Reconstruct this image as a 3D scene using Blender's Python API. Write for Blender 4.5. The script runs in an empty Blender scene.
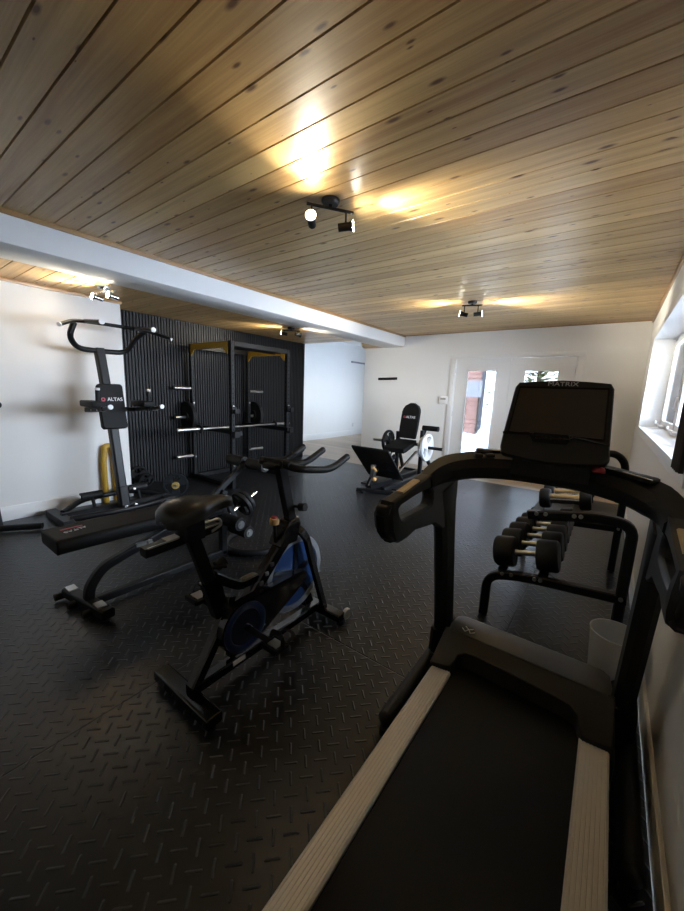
import bpy, bmesh, math, random
from mathutils import Vector, Matrix
random.seed(7)
C = bpy.context.scene.collection
SC = bpy.context.scene
PI = math.pi
V = Vector

# ------------------------------------------------------------------ materials
MATS = {}
class NT:
    def __init__(s, name):
        s.m = bpy.data.materials.new(name); s.m.use_nodes = True
        s.t = s.m.node_tree; s.n = s.t.nodes; s.l = s.t.links
        s.b = s.n['Principled BSDF']
    def node(s, typ, **kw):
        n = s.n.new(typ)
        for k, v in kw.items(): setattr(n, k, v)
        return n
    def link(s, a, b): s.l.new(a, b)
    def math(s, op, a, b=None, c=None):
        n = s.node('ShaderNodeMath', operation=op)
        for i, x in enumerate((a, b, c)):
            if x is None: continue
            if isinstance(x, (int, float)): n.inputs[i].default_value = x
            else: s.link(x, n.inputs[i])
        return n.outputs[0]
    def mix(s, f, a, b):
        n = s.node('ShaderNodeMix', data_type='RGBA')
        for sock, x in ((n.inputs[0], f), (n.inputs[6], a), (n.inputs[7], b)):
            if isinstance(x, (int, float)): sock.default_value = x
            elif isinstance(x, (tuple, list)): sock.default_value = (*x[:3], 1)
            else: s.link(x, sock)
        return n.outputs[2]
    def noise(s, vec, scale, detail=3, rough=.5):
        n = s.node('ShaderNodeTexNoise'); n.inputs['Scale'].default_value = scale
        n.inputs['Detail'].default_value = detail; n.inputs['Roughness'].default_value = rough
        if vec is not None: s.link(vec, n.inputs['Vector'])
        return n.outputs['Fac']
    def ramp(s, fac, stops):
        n = s.node('ShaderNodeValToRGB'); cr = n.color_ramp
        while len(cr.elements) < len(stops): cr.elements.new(.5)
        for e, (p, c) in zip(cr.elements, stops):
            e.position = p; e.color = (*c, 1) if len(c) == 3 else c
        s.link(fac, n.inputs[0]); return n.outputs[0]
    def obj(s):
        return s.node('ShaderNodeTexCoord').outputs['Object']
    def geo(s):
        return s.node('ShaderNodeNewGeometry').outputs['Position']
    def sep(s, v):
        n = s.node('ShaderNodeSeparateXYZ'); s.link(v, n.inputs[0]); return n.outputs
    def comb(s, x, y, z):
        n = s.node('ShaderNodeCombineXYZ')
        for i, q in enumerate((x, y, z)):
            if isinstance(q, (int, float)): n.inputs[i].default_value = q
            else: s.link(q, n.inputs[i])
        return n.outputs[0]
    def bump(s, h, strength, dist):
        n = s.node('ShaderNodeBump'); n.inputs['Strength'].default_value = strength
        n.inputs['Distance'].default_value = dist
        s.link(h, n.inputs['Height']); s.link(n.outputs[0], s.b.inputs['Normal'])

def pm(name, col, rough=.5, metal=0., spec=.5, vary=.12, vscale=30, bump=0, coat=0):
    t = NT(name); b = t.b
    f = t.noise(t.obj(), vscale, 4)
    lo = tuple(c*(1-vary) for c in col); hi = tuple(min(1, c*(1+vary)) for c in col)
    t.link(t.mix(f, lo, hi), b.inputs['Base Color'])
    b.inputs['Roughness'].default_value = rough; b.inputs['Metallic'].default_value = metal
    b.inputs['Specular IOR Level'].default_value = spec
    if coat: b.inputs['Coat Weight'].default_value = coat; b.inputs['Coat Roughness'].default_value = .15
    if bump:
        t.bump(t.noise(t.obj(), 260, 4), bump, .002)
    MATS[name] = t.m; return t.m

def emis(name, col, s):
    t = NT(name); t.b.inputs['Base Color'].default_value = (*col, 1)
    t.b.inputs['Emission Color'].default_value = (*col, 1); t.b.inputs['Emission Strength'].default_value = s
    MATS[name] = t.m; return t.m

black = pm('black_powder_coat', (.005, .005, .0055), .45, spec=.3)
gloss = pm('black_gloss_paint', (.004, .004, .0045), .16, spec=.5, coat=.4)
plastic = pm('black_moulded_plastic', (.008, .0078, .0075), .5, spec=.4, bump=.12)
hoodm = pm('dark_grey_moulded_plastic', (.060, .058, .055), .46, spec=.4, bump=.15)
rubber = pm('black_rubber', (.007, .007, .007), .6, spec=.35)
beltm = pm('treadmill_belt_rubber', (.0035, .0035, .0035), .6, spec=.25, bump=.3)
vinyl = pm('black_vinyl', (.004, .004, .004), .6, spec=.22, bump=.1)
leather = pm('worn_black_leather', (.010, .009, .008), .3, spec=.5, bump=.15)
steelgrey = pm('dark_slate_steel', (.013, .015, .017), .48, spec=.35)
chrome = pm('chrome', (.78, .79, .8), .14, 1.0, vary=.04)
brushed = pm('brushed_steel', (.55, .55, .54), .3, 1.0, vary=.08)
bronze = pm('dark_bronze_metal', (.025, .022, .02), .4, .6)
gold = pm('mustard_yellow_paint', (.42, .25, .02), .42, vary=.06)
brass = pm('brass', (.62, .43, .14), .35, .35)
white = pm('white_paint', (.78, .78, .77), .45, vary=.02)
wallm = pm('matt_white_wall_paint', (.81, .805, .785), .75, spec=.2, vary=.02, vscale=3)
whitepl = pm('white_plastic', (.8, .8, .8), .35, vary=.03)
plate_w = pm('white_enamel', (.72, .74, .76), .35, vary=.05)
blue = pm('deep_blue_paint', (.03, .075, .21), .3, vary=.1)
bluedark = pm('dark_navy_plastic', (.012, .017, .035), .3, vary=.1)
tan = pm('tan_sensor_metal', (.55, .42, .26), .35, .5)
navy = pm('navy_paint', (.010, .022, .075), .3)
redm = pm('red_plastic', (.35, .02, .03), .4)
amber = pm('amber_plastic', (.55, .3, .1), .45)
screenm = pm('dark_screen_glass', (.06, .045, .033), .42, spec=.4)
letters = pm('silver_lettering', (.75, .75, .75), .4, vary=.03)
redl = pm('red_lettering', (.35, .03, .05), .5)
curtm = pm('dark_taupe_fabric', (.045, .04, .038), .8, spec=.2, bump=.3)
lens = emis('lit_bulb_lens', (1, .93, .78), 60)
slatm = pm('black_slat_veneer', (.0065, .0065, .007), .55, spec=.28, vary=.3, vscale=60)
feltm = pm('black_acoustic_felt', (.004, .004, .004), .9, spec=.1)
snow = pm('snow', (.8, .83, .88), .8, spec=.2, vary=.08, vscale=4)
leaf = pm('snowy_conifer_foliage', (.2, .22, .10), .8, vary=.5, vscale=14)
bark = pm('bark', (.08, .06, .045), .85)
signm = pm('pale_grey_signboard', (.30, .30, .32), .6)

def bin_mat():
    t = NT('frosted_clear_plastic'); b = t.b
    b.inputs['Base Color'].default_value = (.72, .72, .71, 1); b.inputs['Roughness'].default_value = .35
    tr = t.node('ShaderNodeBsdfTranslucent'); tr.inputs[0].default_value = (.75, .75, .74, 1)
    tp = t.node('ShaderNodeBsdfTransparent')
    m1 = t.node('ShaderNodeMixShader'); m1.inputs[0].default_value = .45
    m2 = t.node('ShaderNodeMixShader')
    t.link(t.math('MULTIPLY_ADD', t.noise(t.obj(), 20), .05, .12), m2.inputs[0])
    out = t.n['Material Output']
    t.link(b.outputs[0], m1.inputs[1]); t.link(tr.outputs[0], m1.inputs[2])
    t.link(m1.outputs[0], m2.inputs[1]); t.link(tp.outputs[0], m2.inputs[2])
    t.link(m2.outputs[0], out.inputs[0]); return t.m
binm = bin_mat()

def glass_mat(name, tint):
    t = NT(name)
    tp = t.node('ShaderNodeBsdfTransparent'); tp.inputs[0].default_value = (*tint, 1)
    gl = t.node('ShaderNodeBsdfGlossy'); gl.inputs['Roughness'].default_value = .02
    fr = t.node('ShaderNodeFresnel'); fr.inputs[0].default_value = 1.45
    m = t.node('ShaderNodeMixShader')
    t.link(fr.outputs[0], m.inputs[0]); t.link(tp.outputs[0], m.inputs[1]); t.link(gl.outputs[0], m.inputs[2])
    t.link(m.outputs[0], t.n['Material Output'].inputs[0]); return t.m
glass_door = glass_mat('dimming_door_glass', (.29, .30, .31))  # grey tint added to dim the bright view outside the doors
glass_pass = glass_mat('dimming_window_glass', (.58, .59, .60))  # tint added to dim the daylight falling on the passage wall
glass_win = glass_mat('window_glass', (.97, .98, .99))

PW, P0 = .142, .9 - .142*40
def wood_mat(name, dark, light, along='x', width=PW, off=P0, knots=1.0, rough=.28):
    t = NT(name); p = t.sep(t.geo())
    a, c = (p[0], p[1]) if along == 'x' else (p[1], p[0])
    q = t.math('DIVIDE', t.math('SUBTRACT', c, off), width)
    idn = t.math('FLOOR', q)
    wn = t.node('ShaderNodeTexWhiteNoise', noise_dimensions='1D'); t.link(idn, wn.inputs['W'])
    rnd = wn.outputs['Value']
    ash = t.math('ADD', a, t.math('MULTIPLY', rnd, 37.0))
    # cathedral-like grain: stretched noise
    g1 = t.noise(t.comb(t.math('MULTIPLY', ash, .9), t.math('MULTIPLY', c, 26), t.math('MULTIPLY', rnd, 9)), 1.0, 5, .6)
    g2 = t.noise(t.comb(t.math('MULTIPLY', ash, 3.0), t.math('MULTIPLY', c, 120), rnd), 1.0, 3, .6)
    g3 = t.noise(t.comb(t.math('MULTIPLY', ash, .5), t.math('MULTIPLY', c, 6), rnd), 1.0, 2, .5)
    fac = t.math('ADD', t.math('ADD', t.math('MULTIPLY', g1, .5), t.math('MULTIPLY', g2, .2)),
                 t.math('ADD', t.math('MULTIPLY', g3, .25), t.math('MULTIPLY', rnd, .16)))
    col = t.ramp(fac, [(.36, dark), (.53, tuple((x+y)/2 for x, y in zip(dark, light))), (.68, light)])
    vo = t.node('ShaderNodeTexVoronoi', voronoi_dimensions='2D', feature='F1')
    vo.inputs['Scale'].default_value = 1.0
    t.link(t.comb(t.math('MULTIPLY', ash, 3.3), t.math('MULTIPLY', q, 1.37), 0), vo.inputs['Vector'])
    dn = t.math('ADD', vo.outputs['Distance'], t.math('MULTIPLY', t.math('SUBTRACT', g1, .5), .06))
    size = t.math('MULTIPLY_ADD', t.sep(vo.outputs['Color'])[0], .18, -.05)
    k = t.math('SUBTRACT', 1.0, t.math('SMOOTH_MIN', 1.0, t.math('MAXIMUM', 0.0, t.math('DIVIDE', t.math('SUBTRACT', dn, t.math('MULTIPLY', size, .45)), t.math('MAXIMUM', t.math('MULTIPLY', size, .75), .004))), .05))
    k = t.math('MAXIMUM', 0.0, t.math('MINIMUM', 1.0, k))
    col2 = t.mix(t.math('MULTIPLY', k, .95*knots), col, (.12, .048, .016))
    t.link(col2, t.b.inputs['Base Color'])
    t.b.inputs['Roughness'].default_value = rough
    t.b.inputs['Specular IOR Level'].default_value = .5
    t.bump(g2, .08, .002)
    MATS[name] = t.m; return t.m
pine = wood_mat('varnished_knotty_pine', (.37, .20, .07), (.68, .47, .205), rough=.36)
trimwood = wood_mat('pine_trim', (.30, .16, .06), (.44, .26, .11), 'y', .3, .05, .3)
laminate = wood_mat('grey_brown_laminate', (.30, .23, .16), (.55, .44, .33), 'x', .19, .02, 0, .4)

def mat_floor():
    t = NT('black_treadplate_rubber_mat'); p = t.sep(t.geo())
    S = .056
    u = t.math('DIVIDE', t.math('ADD', p[0], p[1]), S*2**.5); v = t.math('DIVIDE', t.math('SUBTRACT', p[0], p[1]), S*2**.5)
    fu = t.math('FLOOR', u); fv = t.math('FLOOR', v)
    par = t.math('MODULO', t.math('ABSOLUTE', t.math('ADD', fu, fv)), 2.0)
    du = t.math('SUBTRACT', t.math('SUBTRACT', u, fu), .5); dv = t.math('SUBTRACT', t.math('SUBTRACT', v, fv), .5)
    ip = t.math('SUBTRACT', 1.0, par)
    a = t.math('ADD', t.math('MULTIPLY', du, par), t.math('MULTIPLY', dv, ip))
    b = t.math('ADD', t.math('MULTIPLY', dv, par), t.math('MULTIPLY', du, ip))
    ea = t.math('DIVIDE', t.math('MAXIMUM', t.math('SUBTRACT', t.math('ABSOLUTE', a), .36), 0.0), .10)
    eb = t.math('DIVIDE', t.math('ABSOLUTE', b), .082)
    d = t.math('SQRT', t.math('ADD', t.math('MULTIPLY', ea, ea), t.math('MULTIPLY', eb, eb)))
    bar = t.math('MAXIMUM', 0.0, t.math('SUBTRACT', 1.0, t.math('MULTIPLY', d, d)))
    # mat joints: 1.22 x 1.83 m sheets
    jx = t.math('ABSOLUTE', t.math('SUBTRACT', t.math('FRACT', t.math('DIVIDE', t.math('ADD', p[0], 1.55+12.2), 1.22)), .5))
    jx = t.math('MULTIPLY', t.math('SUBTRACT', .5, jx), 1.22)
    jy = t.math('ABSOLUTE', t.math('SUBTRACT', t.math('FRACT', t.math('DIVIDE', t.math('ADD', p[1], .35+18.3), 1.83)), .5))
    jy = t.math('MULTIPLY', t.math('SUBTRACT', .5, jy), 1.83)
    j = t.math('MINIMUM', jx, jy)
    joint = t.math('MINIMUM', 1.0, t.math('DIVIDE', j, .004))
    n = t.noise(t.geo(), 1.6, 4); n2 = t.noise(t.geo(), 400, 3)
    t.link(t.mix(t.math('MULTIPLY', bar, .75), t.mix(n, (.0045, .0045, .0048), (.009, .009, .0095)), (.048, .049, .051)), t.b.inputs['Base Color'])  # bars greyer: scuffed tops, lightened further to stand in for highlights
    t.link(t.math('MULTIPLY_ADD', n, .12, .29), t.b.inputs['Roughness'])
    t.b.inputs['Specular IOR Level'].default_value = .5
    h = t.math('ADD', t.math('MULTIPLY', bar, .8), t.math('ADD', t.math('MULTIPLY', joint, .8), t.math('MULTIPLY', n2, .05)))
    t.bump(h, 1.0, .005)
    return t.m
matm = mat_floor()

def siding_mat():
    t = NT('pink_brown_lap_siding'); p = t.sep(t.geo())
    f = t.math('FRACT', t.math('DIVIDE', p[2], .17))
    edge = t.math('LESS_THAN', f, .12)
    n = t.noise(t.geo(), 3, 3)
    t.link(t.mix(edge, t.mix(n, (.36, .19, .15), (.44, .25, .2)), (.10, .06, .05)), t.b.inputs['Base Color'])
    t.b.inputs['Roughness'].default_value = .7; return t.m
siding = siding_mat()

def rail_mat():
    t = NT('ribbed_champagne_aluminium')
    t.link(t.mix(t.noise(t.obj(), 200), (.60, .56, .49), (.68, .64, .57)), t.b.inputs['Base Color'])
    t.b.inputs['Roughness'].default_value = .45; t.b.inputs['Metallic'].default_value = .35
    return t.m
railm = rail_mat()

# ------------------------------------------------------------------ mesh helpers
def fillet(pts, r, n=6):
    pts = [V(p) for p in pts]; out = [pts[0]]
    for i in range(1, len(pts)-1):
        p, a, b = pts[i], pts[i-1], pts[i+1]
        da, db = (a-p), (b-p); k = min(r, da.length*.48, db.length*.48)
        if da.normalized().dot(db.normalized()) < -.999: out.append(p); continue
        s, e = p+da.normalized()*k, p+db.normalized()*k
        for j in range(n+1):
            t = j/n; out.append(s*(1-t)**2 + p*2*t*(1-t) + e*t*t)
    out.append(pts[-1]); return out

def circ(r, n=12): return [(r*math.cos(2*PI*i/n), r*math.sin(2*PI*i/n)) for i in range(n)]
def rect(w, h, b=None):
    b = min(w, h)*.14 if b is None else b
    x, y = w/2, h/2
    return [(x-b, -y), (x, -y+b), (x, y-b), (x-b, y), (-x+b, y), (-x, y-b), (-x, -y+b), (-x+b, -y)]

class MB:
    def __init__(s): s.bm = bmesh.new()
    def box(s, c, size, rot=None, bev=0.0):
        r = bmesh.ops.create_cube(s.bm, size=1)
        M = Matrix.Translation(V(c)) @ ((rot.to_4x4()) if rot is not None else Matrix()) @ Matrix.Diagonal((*size, 1))
        bmesh.ops.transform(s.bm, matrix=M, verts=r['verts'])
        if bev:
            es = list({e for v in r['verts'] for e in v.link_edges})
            bmesh.ops.bevel(s.bm, geom=es, offset=bev, segments=2, affect='EDGES', profile=.5)
        return s
    def bb(s, x0, x1, y0, y1, z0, z1, bev=0.0):
        return s.box(((x0+x1)/2, (y0+y1)/2, (z0+z1)/2), (abs(x1-x0), abs(y1-y0), abs(z1-z0)), None, bev)
    def sweep(s, path, prof, up=(0, 0, 1), closed=False, scales=None):
        path = [V(p) for p in path]; n = len(path); rings = []
        u = V(up)
        for i, p in enumerate(path):
            if closed: t = path[(i+1) % n]-path[i-1]
            else: t = path[min(i+1, n-1)]-path[max(i-1, 0)]
            t.normalize()
            u = u - t*u.dot(t)
            if u.length < 1e-4:
                u = V((1, 0, 0)) if abs(t.x) < .9 else V((0, 1, 0)); u = u - t*u.dot(t)
            u.normalize(); w = t.cross(u)
            k = scales[i] if scales else (1, 1)
            if isinstance(k, (int, float)): k = (k, k)
            rings.append([s.bm.verts.new(p + w*a*k[0] + u*b*k[1]) for a, b in prof])
        m = len(prof)
        for i in range(n if closed else n-1):
            A, B = rings[i], rings[(i+1) % n]
            for j in range(m): s.bm.faces.new((A[j], A[(j+1) % m], B[(j+1) % m], B[j]))
        if not closed:
            s.bm.faces.new(rings[0][::-1]); s.bm.faces.new(rings[-1])
        return s
    def tube(s, path, r, fil=0, n=12, **k):
        if fil: path = fillet(path, fil)
        return s.sweep(path, circ(r, n), **k)
    def bar(s, path, w, h, fil=0, up=(0, 0, 1), **k):
        if fil: path = fillet(path, fil)
        return s.sweep(path, rect(w, h), up=up, **k)
    def cyl(s, a, b, r, n=20, r2=None):
        return s.sweep([a, b], circ(r, n), scales=[1, (r2 or r)/r])
    def lathe(s, prof, axis='x', c=(0, 0, 0), n=40):
        # prof: closed loop of (radius, axial)
        c = V(c); rings = []
        for i in range(n):
            a = 2*PI*i/n; ca, sa = math.cos(a), math.sin(a); ring = []
            for r, h in prof:
                q = {'x': (h, r*ca, r*sa), 'y': (r*ca, h, r*sa), 'z': (r*ca, r*sa, h)}[axis]
                ring.append(s.bm.verts.new(c+V(q)))
            rings.append(ring)
        m = len(prof)
        for i in range(n):
            A, B = rings[i], rings[(i+1) % n]
            for j in range(m): s.bm.faces.new((A[j], A[(j+1) % m], B[(j+1) % m], B[j]))
        return s
    def prism(s, poly, d, plane='yz', at=0.0, bev=0.0, segs=2):
        # poly in the plane, extruded along the third axis from at to at+d
        def mk(a, b, t): return {'yz': (t, a, b), 'xz': (a, t, b), 'xy': (a, b, t)}[plane]
        A = [s.bm.verts.new(mk(a, b, at)) for a, b in poly]; B = [s.bm.verts.new(mk(a, b, at+d)) for a, b in poly]
        f = [s.bm.faces.new(A[::-1]), s.bm.faces.new(B)]
        n = len(poly)
        for i in range(n): f.append(s.bm.faces.new((A[i], A[(i+1) % n], B[(i+1) % n], B[i])))
        if bev:
            es = list({e for v in A+B for e in v.link_edges})
            bmesh.ops.bevel(s.bm, geom=es, offset=bev, segments=segs, affect='EDGES', profile=.5)
        return s
    def ring_plate(s, outer, hole, d, plane='yz', at=0.0):
        # same vertex count in both loops
        def mk(a, b, t): return {'yz': (t, a, b), 'xz': (a, t, b), 'xy': (a, b, t)}[plane]
        n = len(outer)
        L = [[s.bm.verts.new(mk(a, b, t)) for a, b in loop] for loop, t in ((outer, at), (hole, at), (hole, at+d), (outer, at+d))]
        for i in range(n):
            j = (i+1) % n
            for k in range(4):
                s.bm.faces.new((L[k][i], L[k][j], L[(k+1) % 4][j], L[(k+1) % 4][i]))
        return s
    def ball(s, c, r, seg=14, sc=(1, 1, 1)):
        q = bmesh.ops.create_uvsphere(s.bm, u_segments=seg, v_segments=seg//2+2, radius=r)
        bmesh.ops.transform(s.bm, matrix=Matrix.Translation(V(c)) @ Matrix.Diagonal((*sc, 1)), verts=q['verts']); return s
    def loft(s, rings):
        R = [[s.bm.verts.new(V(p)) for p in r] for r in rings]; m = len(R[0])
        for A, B in zip(R, R[1:]):
            for j in range(m): s.bm.faces.new((A[j], A[(j+1) % m], B[(j+1) % m], B[j]))
        s.bm.faces.new(R[0][::-1]); s.bm.faces.new(R[-1]); return s
    def xf(s, M):
        bmesh.ops.transform(s.bm, matrix=M, verts=s.bm.verts[:]); return s

def link_mesh(name, me, mat, parent):
    o = bpy.data.objects.new(name, me); C.objects.link(o)
    me.materials.append(mat)
    if parent is not None: o.parent = parent
    return o
def root_of(o):
    while o.parent: o = o.parent
    return o
def P(name, mb, mat, parent=None, label=None, smooth=40, bev=0):
    """one mesh object; world coordinates are rebased on the base of its thing"""
    bm = mb.bm
    if parent is not None:
        r = root_of(parent)
        bmesh.ops.translate(bm, vec=-V(r.location), verts=bm.verts[:])
    bmesh.ops.recalc_face_normals(bm, faces=bm.faces[:])
    me = bpy.data.meshes.new(name); bm.to_mesh(me); bm.free()
    for p in me.polygons: p.use_smooth = True
    me.set_sharp_from_angle(angle=math.radians(smooth))
    o = link_mesh(name, me, mat, parent)
    if bev:
        m = o.modifiers.new('bevel', 'BEVEL'); m.width = bev; m.segments = 2; m.limit_method = 'ANGLE'; m.angle_limit = math.radians(40)
    if label: o['label'] = label
    return o
def thing(name, label, cat, loc=(0, 0, 0), group=None):
    o = bpy.data.objects.new(name, None); C.objects.link(o); o.location = loc
    o['label'] = label; o['category'] = cat
    if group: o['group'] = group
    o.empty_display_size = .1
    return o
def merge(o, mb, mat):
    """surface detail of a part: faces of another material inside the same mesh"""
    bm = mb.bm; r = root_of(o)
    if o.parent is not None: bmesh.ops.translate(bm, vec=-V(r.location), verts=bm.verts[:])
    bmesh.ops.recalc_face_normals(bm, faces=bm.faces[:])
    for f in bm.faces: f.material_index = 1; f.smooth = True
    bm.from_mesh(o.data); bm.to_mesh(o.data); bm.free()
    o.data.materials.append(mat); o.data.set_sharp_from_angle(angle=math.radians(40))
    return o
def tag(o, label, cat, group=None):
    o['label'] = label; o['category'] = cat
    if group: o['group'] = group
    return o
def struct(name, mb, mat, parent=None, **k):
    o = P(name, mb, mat, parent, **k)
    if parent is None: o['kind'] = 'structure'
    return o
def dup(root, loc, label, rot=None, group=None):
    r = root.copy(); C.objects.link(r); r.location = loc; r['label'] = label
    if rot is not None: r.rotation_euler = rot
    if group: r['group'] = group
    for ch in list(root.children):
        c = ch.copy(); C.objects.link(c); c.parent = r
        for g in list(ch.children):
            d = g.copy(); C.objects.link(d); d.parent = c
    return r
def text(name, s, size, mat, parent, org, right, up, label=None, ext=.0015, sx=1.0, bold=0):
    cu = bpy.data.curves.new(name, 'FONT'); cu.body = s; cu.size = size; cu.extrude = ext
    cu.align_x = 'CENTER'; cu.align_y = 'CENTER'; cu.offset = bold
    tmp = bpy.data.objects.new(name, cu); C.objects.link(tmp)
    dg = bpy.context.evaluated_depsgraph_get()
    me = bpy.data.meshes.new_from_object(tmp.evaluated_get(dg))
    bpy.data.objects.remove(tmp); bpy.data.curves.remove(cu)
    R, U = V(right).normalized(), V(up).normalized(); N = R.cross(U)
    M = Matrix((( R.x*sx, U.x, N.x, org[0]), (R.y*sx, U.y, N.y, org[1]), (R.z*sx, U.z, N.z, org[2]), (0, 0, 0, 1)))
    if parent is not None: M = Matrix.Translation(-V(root_of(parent).location)) @ M
    me.transform(M); me.materials.clear()
    o = link_mesh(name, me, mat, parent)
    if label: o['label'] = label
    return o

# ------------------------------------------------------------------ room dimensions
H = 1.38
XR, XL, XS = .29, -4.65, -5.10
YB, YF = -2.6, 6.66
ZC, ZL = 2.50, 2.285
BX0, BX1 = -3.91, -3.455           # the dropped beam
YM = 6.02                          # end of rubber mats

# floors
struct('floor', MB().prism([(XS-.12, YB-.1), (XR+.02, YB-.1), (XR+.02, 6.12), (-2.77, 6.12), (-2.77, 5.78), (XS-.12, 5.78)], .05, 'xy', -.05), matm)
fl = MB().prism([(-7, 5.56), (XS-.12, 5.56), (XS-.12, 5.78), (-2.77, 5.78), (-2.77, 6.12), (XR+.02, 6.12), (XR+.02, YF+.02), (-4.2, YF+.02), (-4.2, 10.8), (-7, 10.8)], .05, 'xy', -.055)
struct('floor_laminate', fl, laminate)

# plank ceilings: real V grooves
def planks(x0, x1, y0, y1, z, left=None):
    mb = MB(); k0 = math.floor((y0-P0)/PW); k1 = math.ceil((y1-P0)/PW); g = .0045
    for k in range(k0, k1):
        a, b = P0+k*PW, P0+(k+1)*PW
        a2, b2 = max(a, y0), min(b, y1)
        if b2-a2 < .01: continue
        xl = left((a2+b2)/2) if left else x0
        if xl > x1-.02: continue
        ys = [(a2, z+.012), (a2+g, z), (b2-g, z), (b2, z+.012)]
        for (p, q), (r, s) in zip(ys, ys[1:]):
            f = [mb.bm.verts.new(c) for c in ((xl, p, q), (x1, p, q), (x1, r, s), (xl, r, s))]
            mb.bm.faces.new(f)
        f = [mb.bm.verts.new(c) for c in ((xl, a2, z+.03), (x1, a2, z+.03), (x1, b2, z+.03), (xl, b2, z+.03))]
        mb.bm.faces.new(f)
    return mb
def struct_open(name, mb, mat):
    bm = mb.bm; me = bpy.data.meshes.new(name); bm.to_mesh(me); bm.free()
    o = link_mesh(name, me, mat, None); o['kind'] = 'structure'; return o
struct_open('ceiling', planks(BX1-.02, XR+.03, YB, YF+.02, ZC), pine)
LOWP = lambda y: -6.9 if y < 5.56 else -3.72 + (y-5.55)/(YF-5.55)*(-4.40+3.72)
struct_open('ceiling_low', planks(-6.9, BX0+.02, YB, YF+.02, ZL+.004, LOWP), pine)
struct('sky_block_roof', MB().bb(-6.9, .6, YB-.15, YF+.16, 2.86, 2.96).bb(-6.95, -4.2, YF+.16, 10.9, 2.86, 2.96), white)  # unseen slab over the ceilings, added to block the sky

# beam
struct('trim_beam', MB().bb(BX0, BX1, YB, YF+.01, ZL, ZC+.03, .004), wallm)

# walls
w = MB()
WY0, WY1, WZ0, WZ1 = 2.12, 5.60, 1.10, 2.11        # right window opening
w.bb(XR, XR+.25, YB, YF+.16, -.05, WZ0).bb(XR, XR+.25, YB, YF+.16, WZ1, 2.86).bb(XR, XR+.25, YB, WY0, WZ0, WZ1).bb(XR, XR+.25, WY1, YF+.16, WZ0, WZ1)
struct('wall_right', w, wallm)
DX0, DXM, DX1, DZ = -2.385, -1.46, -.535, 2.035
w = MB().bb(-4.37, DX0-.02, YF, YF+.16, -.05, 2.86).bb(DX1+.02, XR, YF, YF+.16, -.05, 2.86).bb(DX0-.02, DX1+.02, YF, YF+.16, DZ+.015, 2.86)
struct('wall_far', w, wallm)
struct('wall_left', MB().bb(XL-.7, XL, YB, 1.97, -.05, 2.86), wallm)
struct('wall_behind', MB().bb(XL-.7, XR+.16, YB-.15, YB, -.05, 2.86), wallm)
struct('wall_alcove', MB().bb(XS-.15, XS-.03, 1.9, 5.56, -.05, 2.86), feltm)
s = MB()
y = 1.985
while y < 5.53:
    s.bb(XS-.03, XS, y, y+.028, 0, ZL); y += .0405
s.bb(XS-.03, XS+.004, 5.52, 5.56, 0, ZL)
struct('wall_slat', s, slatm)
# back room beyond the alcove, daylit through its own window towards the yard
BW = -6.72
struct('wall_passage_left', MB().bb(BW-.15, BW, 5.4, 10.8, -.06, 2.86), wallm)
struct('wall_passage_near', MB().bb(BW, XS-.15, 5.38, 5.54, -.06, 2.86), wallm)
struct('wall_passage_end', MB().bb(BW, -4.24, 10.7, 10.85, -.06, 2.86), wallm)
w = MB().bb(-4.40, -4.24, YF+.16, 7.7, -.06, 2.86).bb(-4.40, -4.24, 9.6, 10.85, -.06, 2.86).bb(-4.40, -4.24, 7.7, 9.6, -.06, 1.0).bb(-4.40, -4.24, 7.7, 9.6, 2.1, 2.86)
struct('wall_passage_right', w, wallm)
pw = MB().bb(-4.36, -4.28, 7.7, 7.76, 1.0, 2.1).bb(-4.36, -4.28, 9.54, 9.6, 1.0, 2.1).bb(-4.36, -4.28, 7.7, 9.6, 1.0, 1.06).bb(-4.36, -4.28, 7.7, 9.6, 2.04, 2.1).bb(-4.36, -4.28, 8.62, 8.68, 1.0, 2.1)
pwo = struct('window_2', pw, white)
for a, b in ((7.76, 8.62), (8.68, 9.54)): P('pane', MB().bb(-4.325, -4.319, a, b, 1.06, 2.04), glass_pass, pwo)
struct('ceiling_passage', MB().bb(BW, -3.6, 5.56, 10.8, 2.82, 2.86), wallm)
# upstand around the stepped low ceiling
struct('trim_ceiling_step', MB().bb(-6.9, -3.73, 5.53, 5.56, ZL+.02, 2.86).prism([(-3.73, 5.53), (-3.70, 5.56), (-4.38, YF+.02), (-4.42, YF)], 2.86-ZL-.02, 'xy', ZL+.02), wallm)

# timber trims at the ceiling
struct('trim_1', MB().bb(BX1-.005, BX1+.016, YB, YF, ZC-.032, ZC+.01, .004), trimwood)
struct('trim_2', MB().bb(XR-.02, XR+.01, YB, YF, ZC-.035, ZC+.01, .004), trimwood)
struct('trim_3', MB().bb(XL-.01, XL+.018, YB, 1.985, ZL-.028, ZL+.01, .004), trimwood)
struct('trim_4', MB().bb(BX1, XR, YF-.008, YF+.01, ZC-.012, ZC+.01, .003), trimwood)
# baseboards
def base(name, *a): struct(name, MB().bb(*a, .004), white)
base('baseboard_left', XL-.01, XL+.014, YB, 1.982, -.01, .14)
base('baseboard_right', XR-.014, XR+.01, YB, YF, -.01, .115)
base('baseboard_far', -4.382, DX0-.105, YF-.014, YF+.01, -.01, .14)
base('baseboard_far_right', DX1+.105, XR, YF-.014, YF+.01, -.01, .14)
base('baseboard_passage', BW-.01, BW+.014, 5.55, 10.7, -.01, .16)

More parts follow.
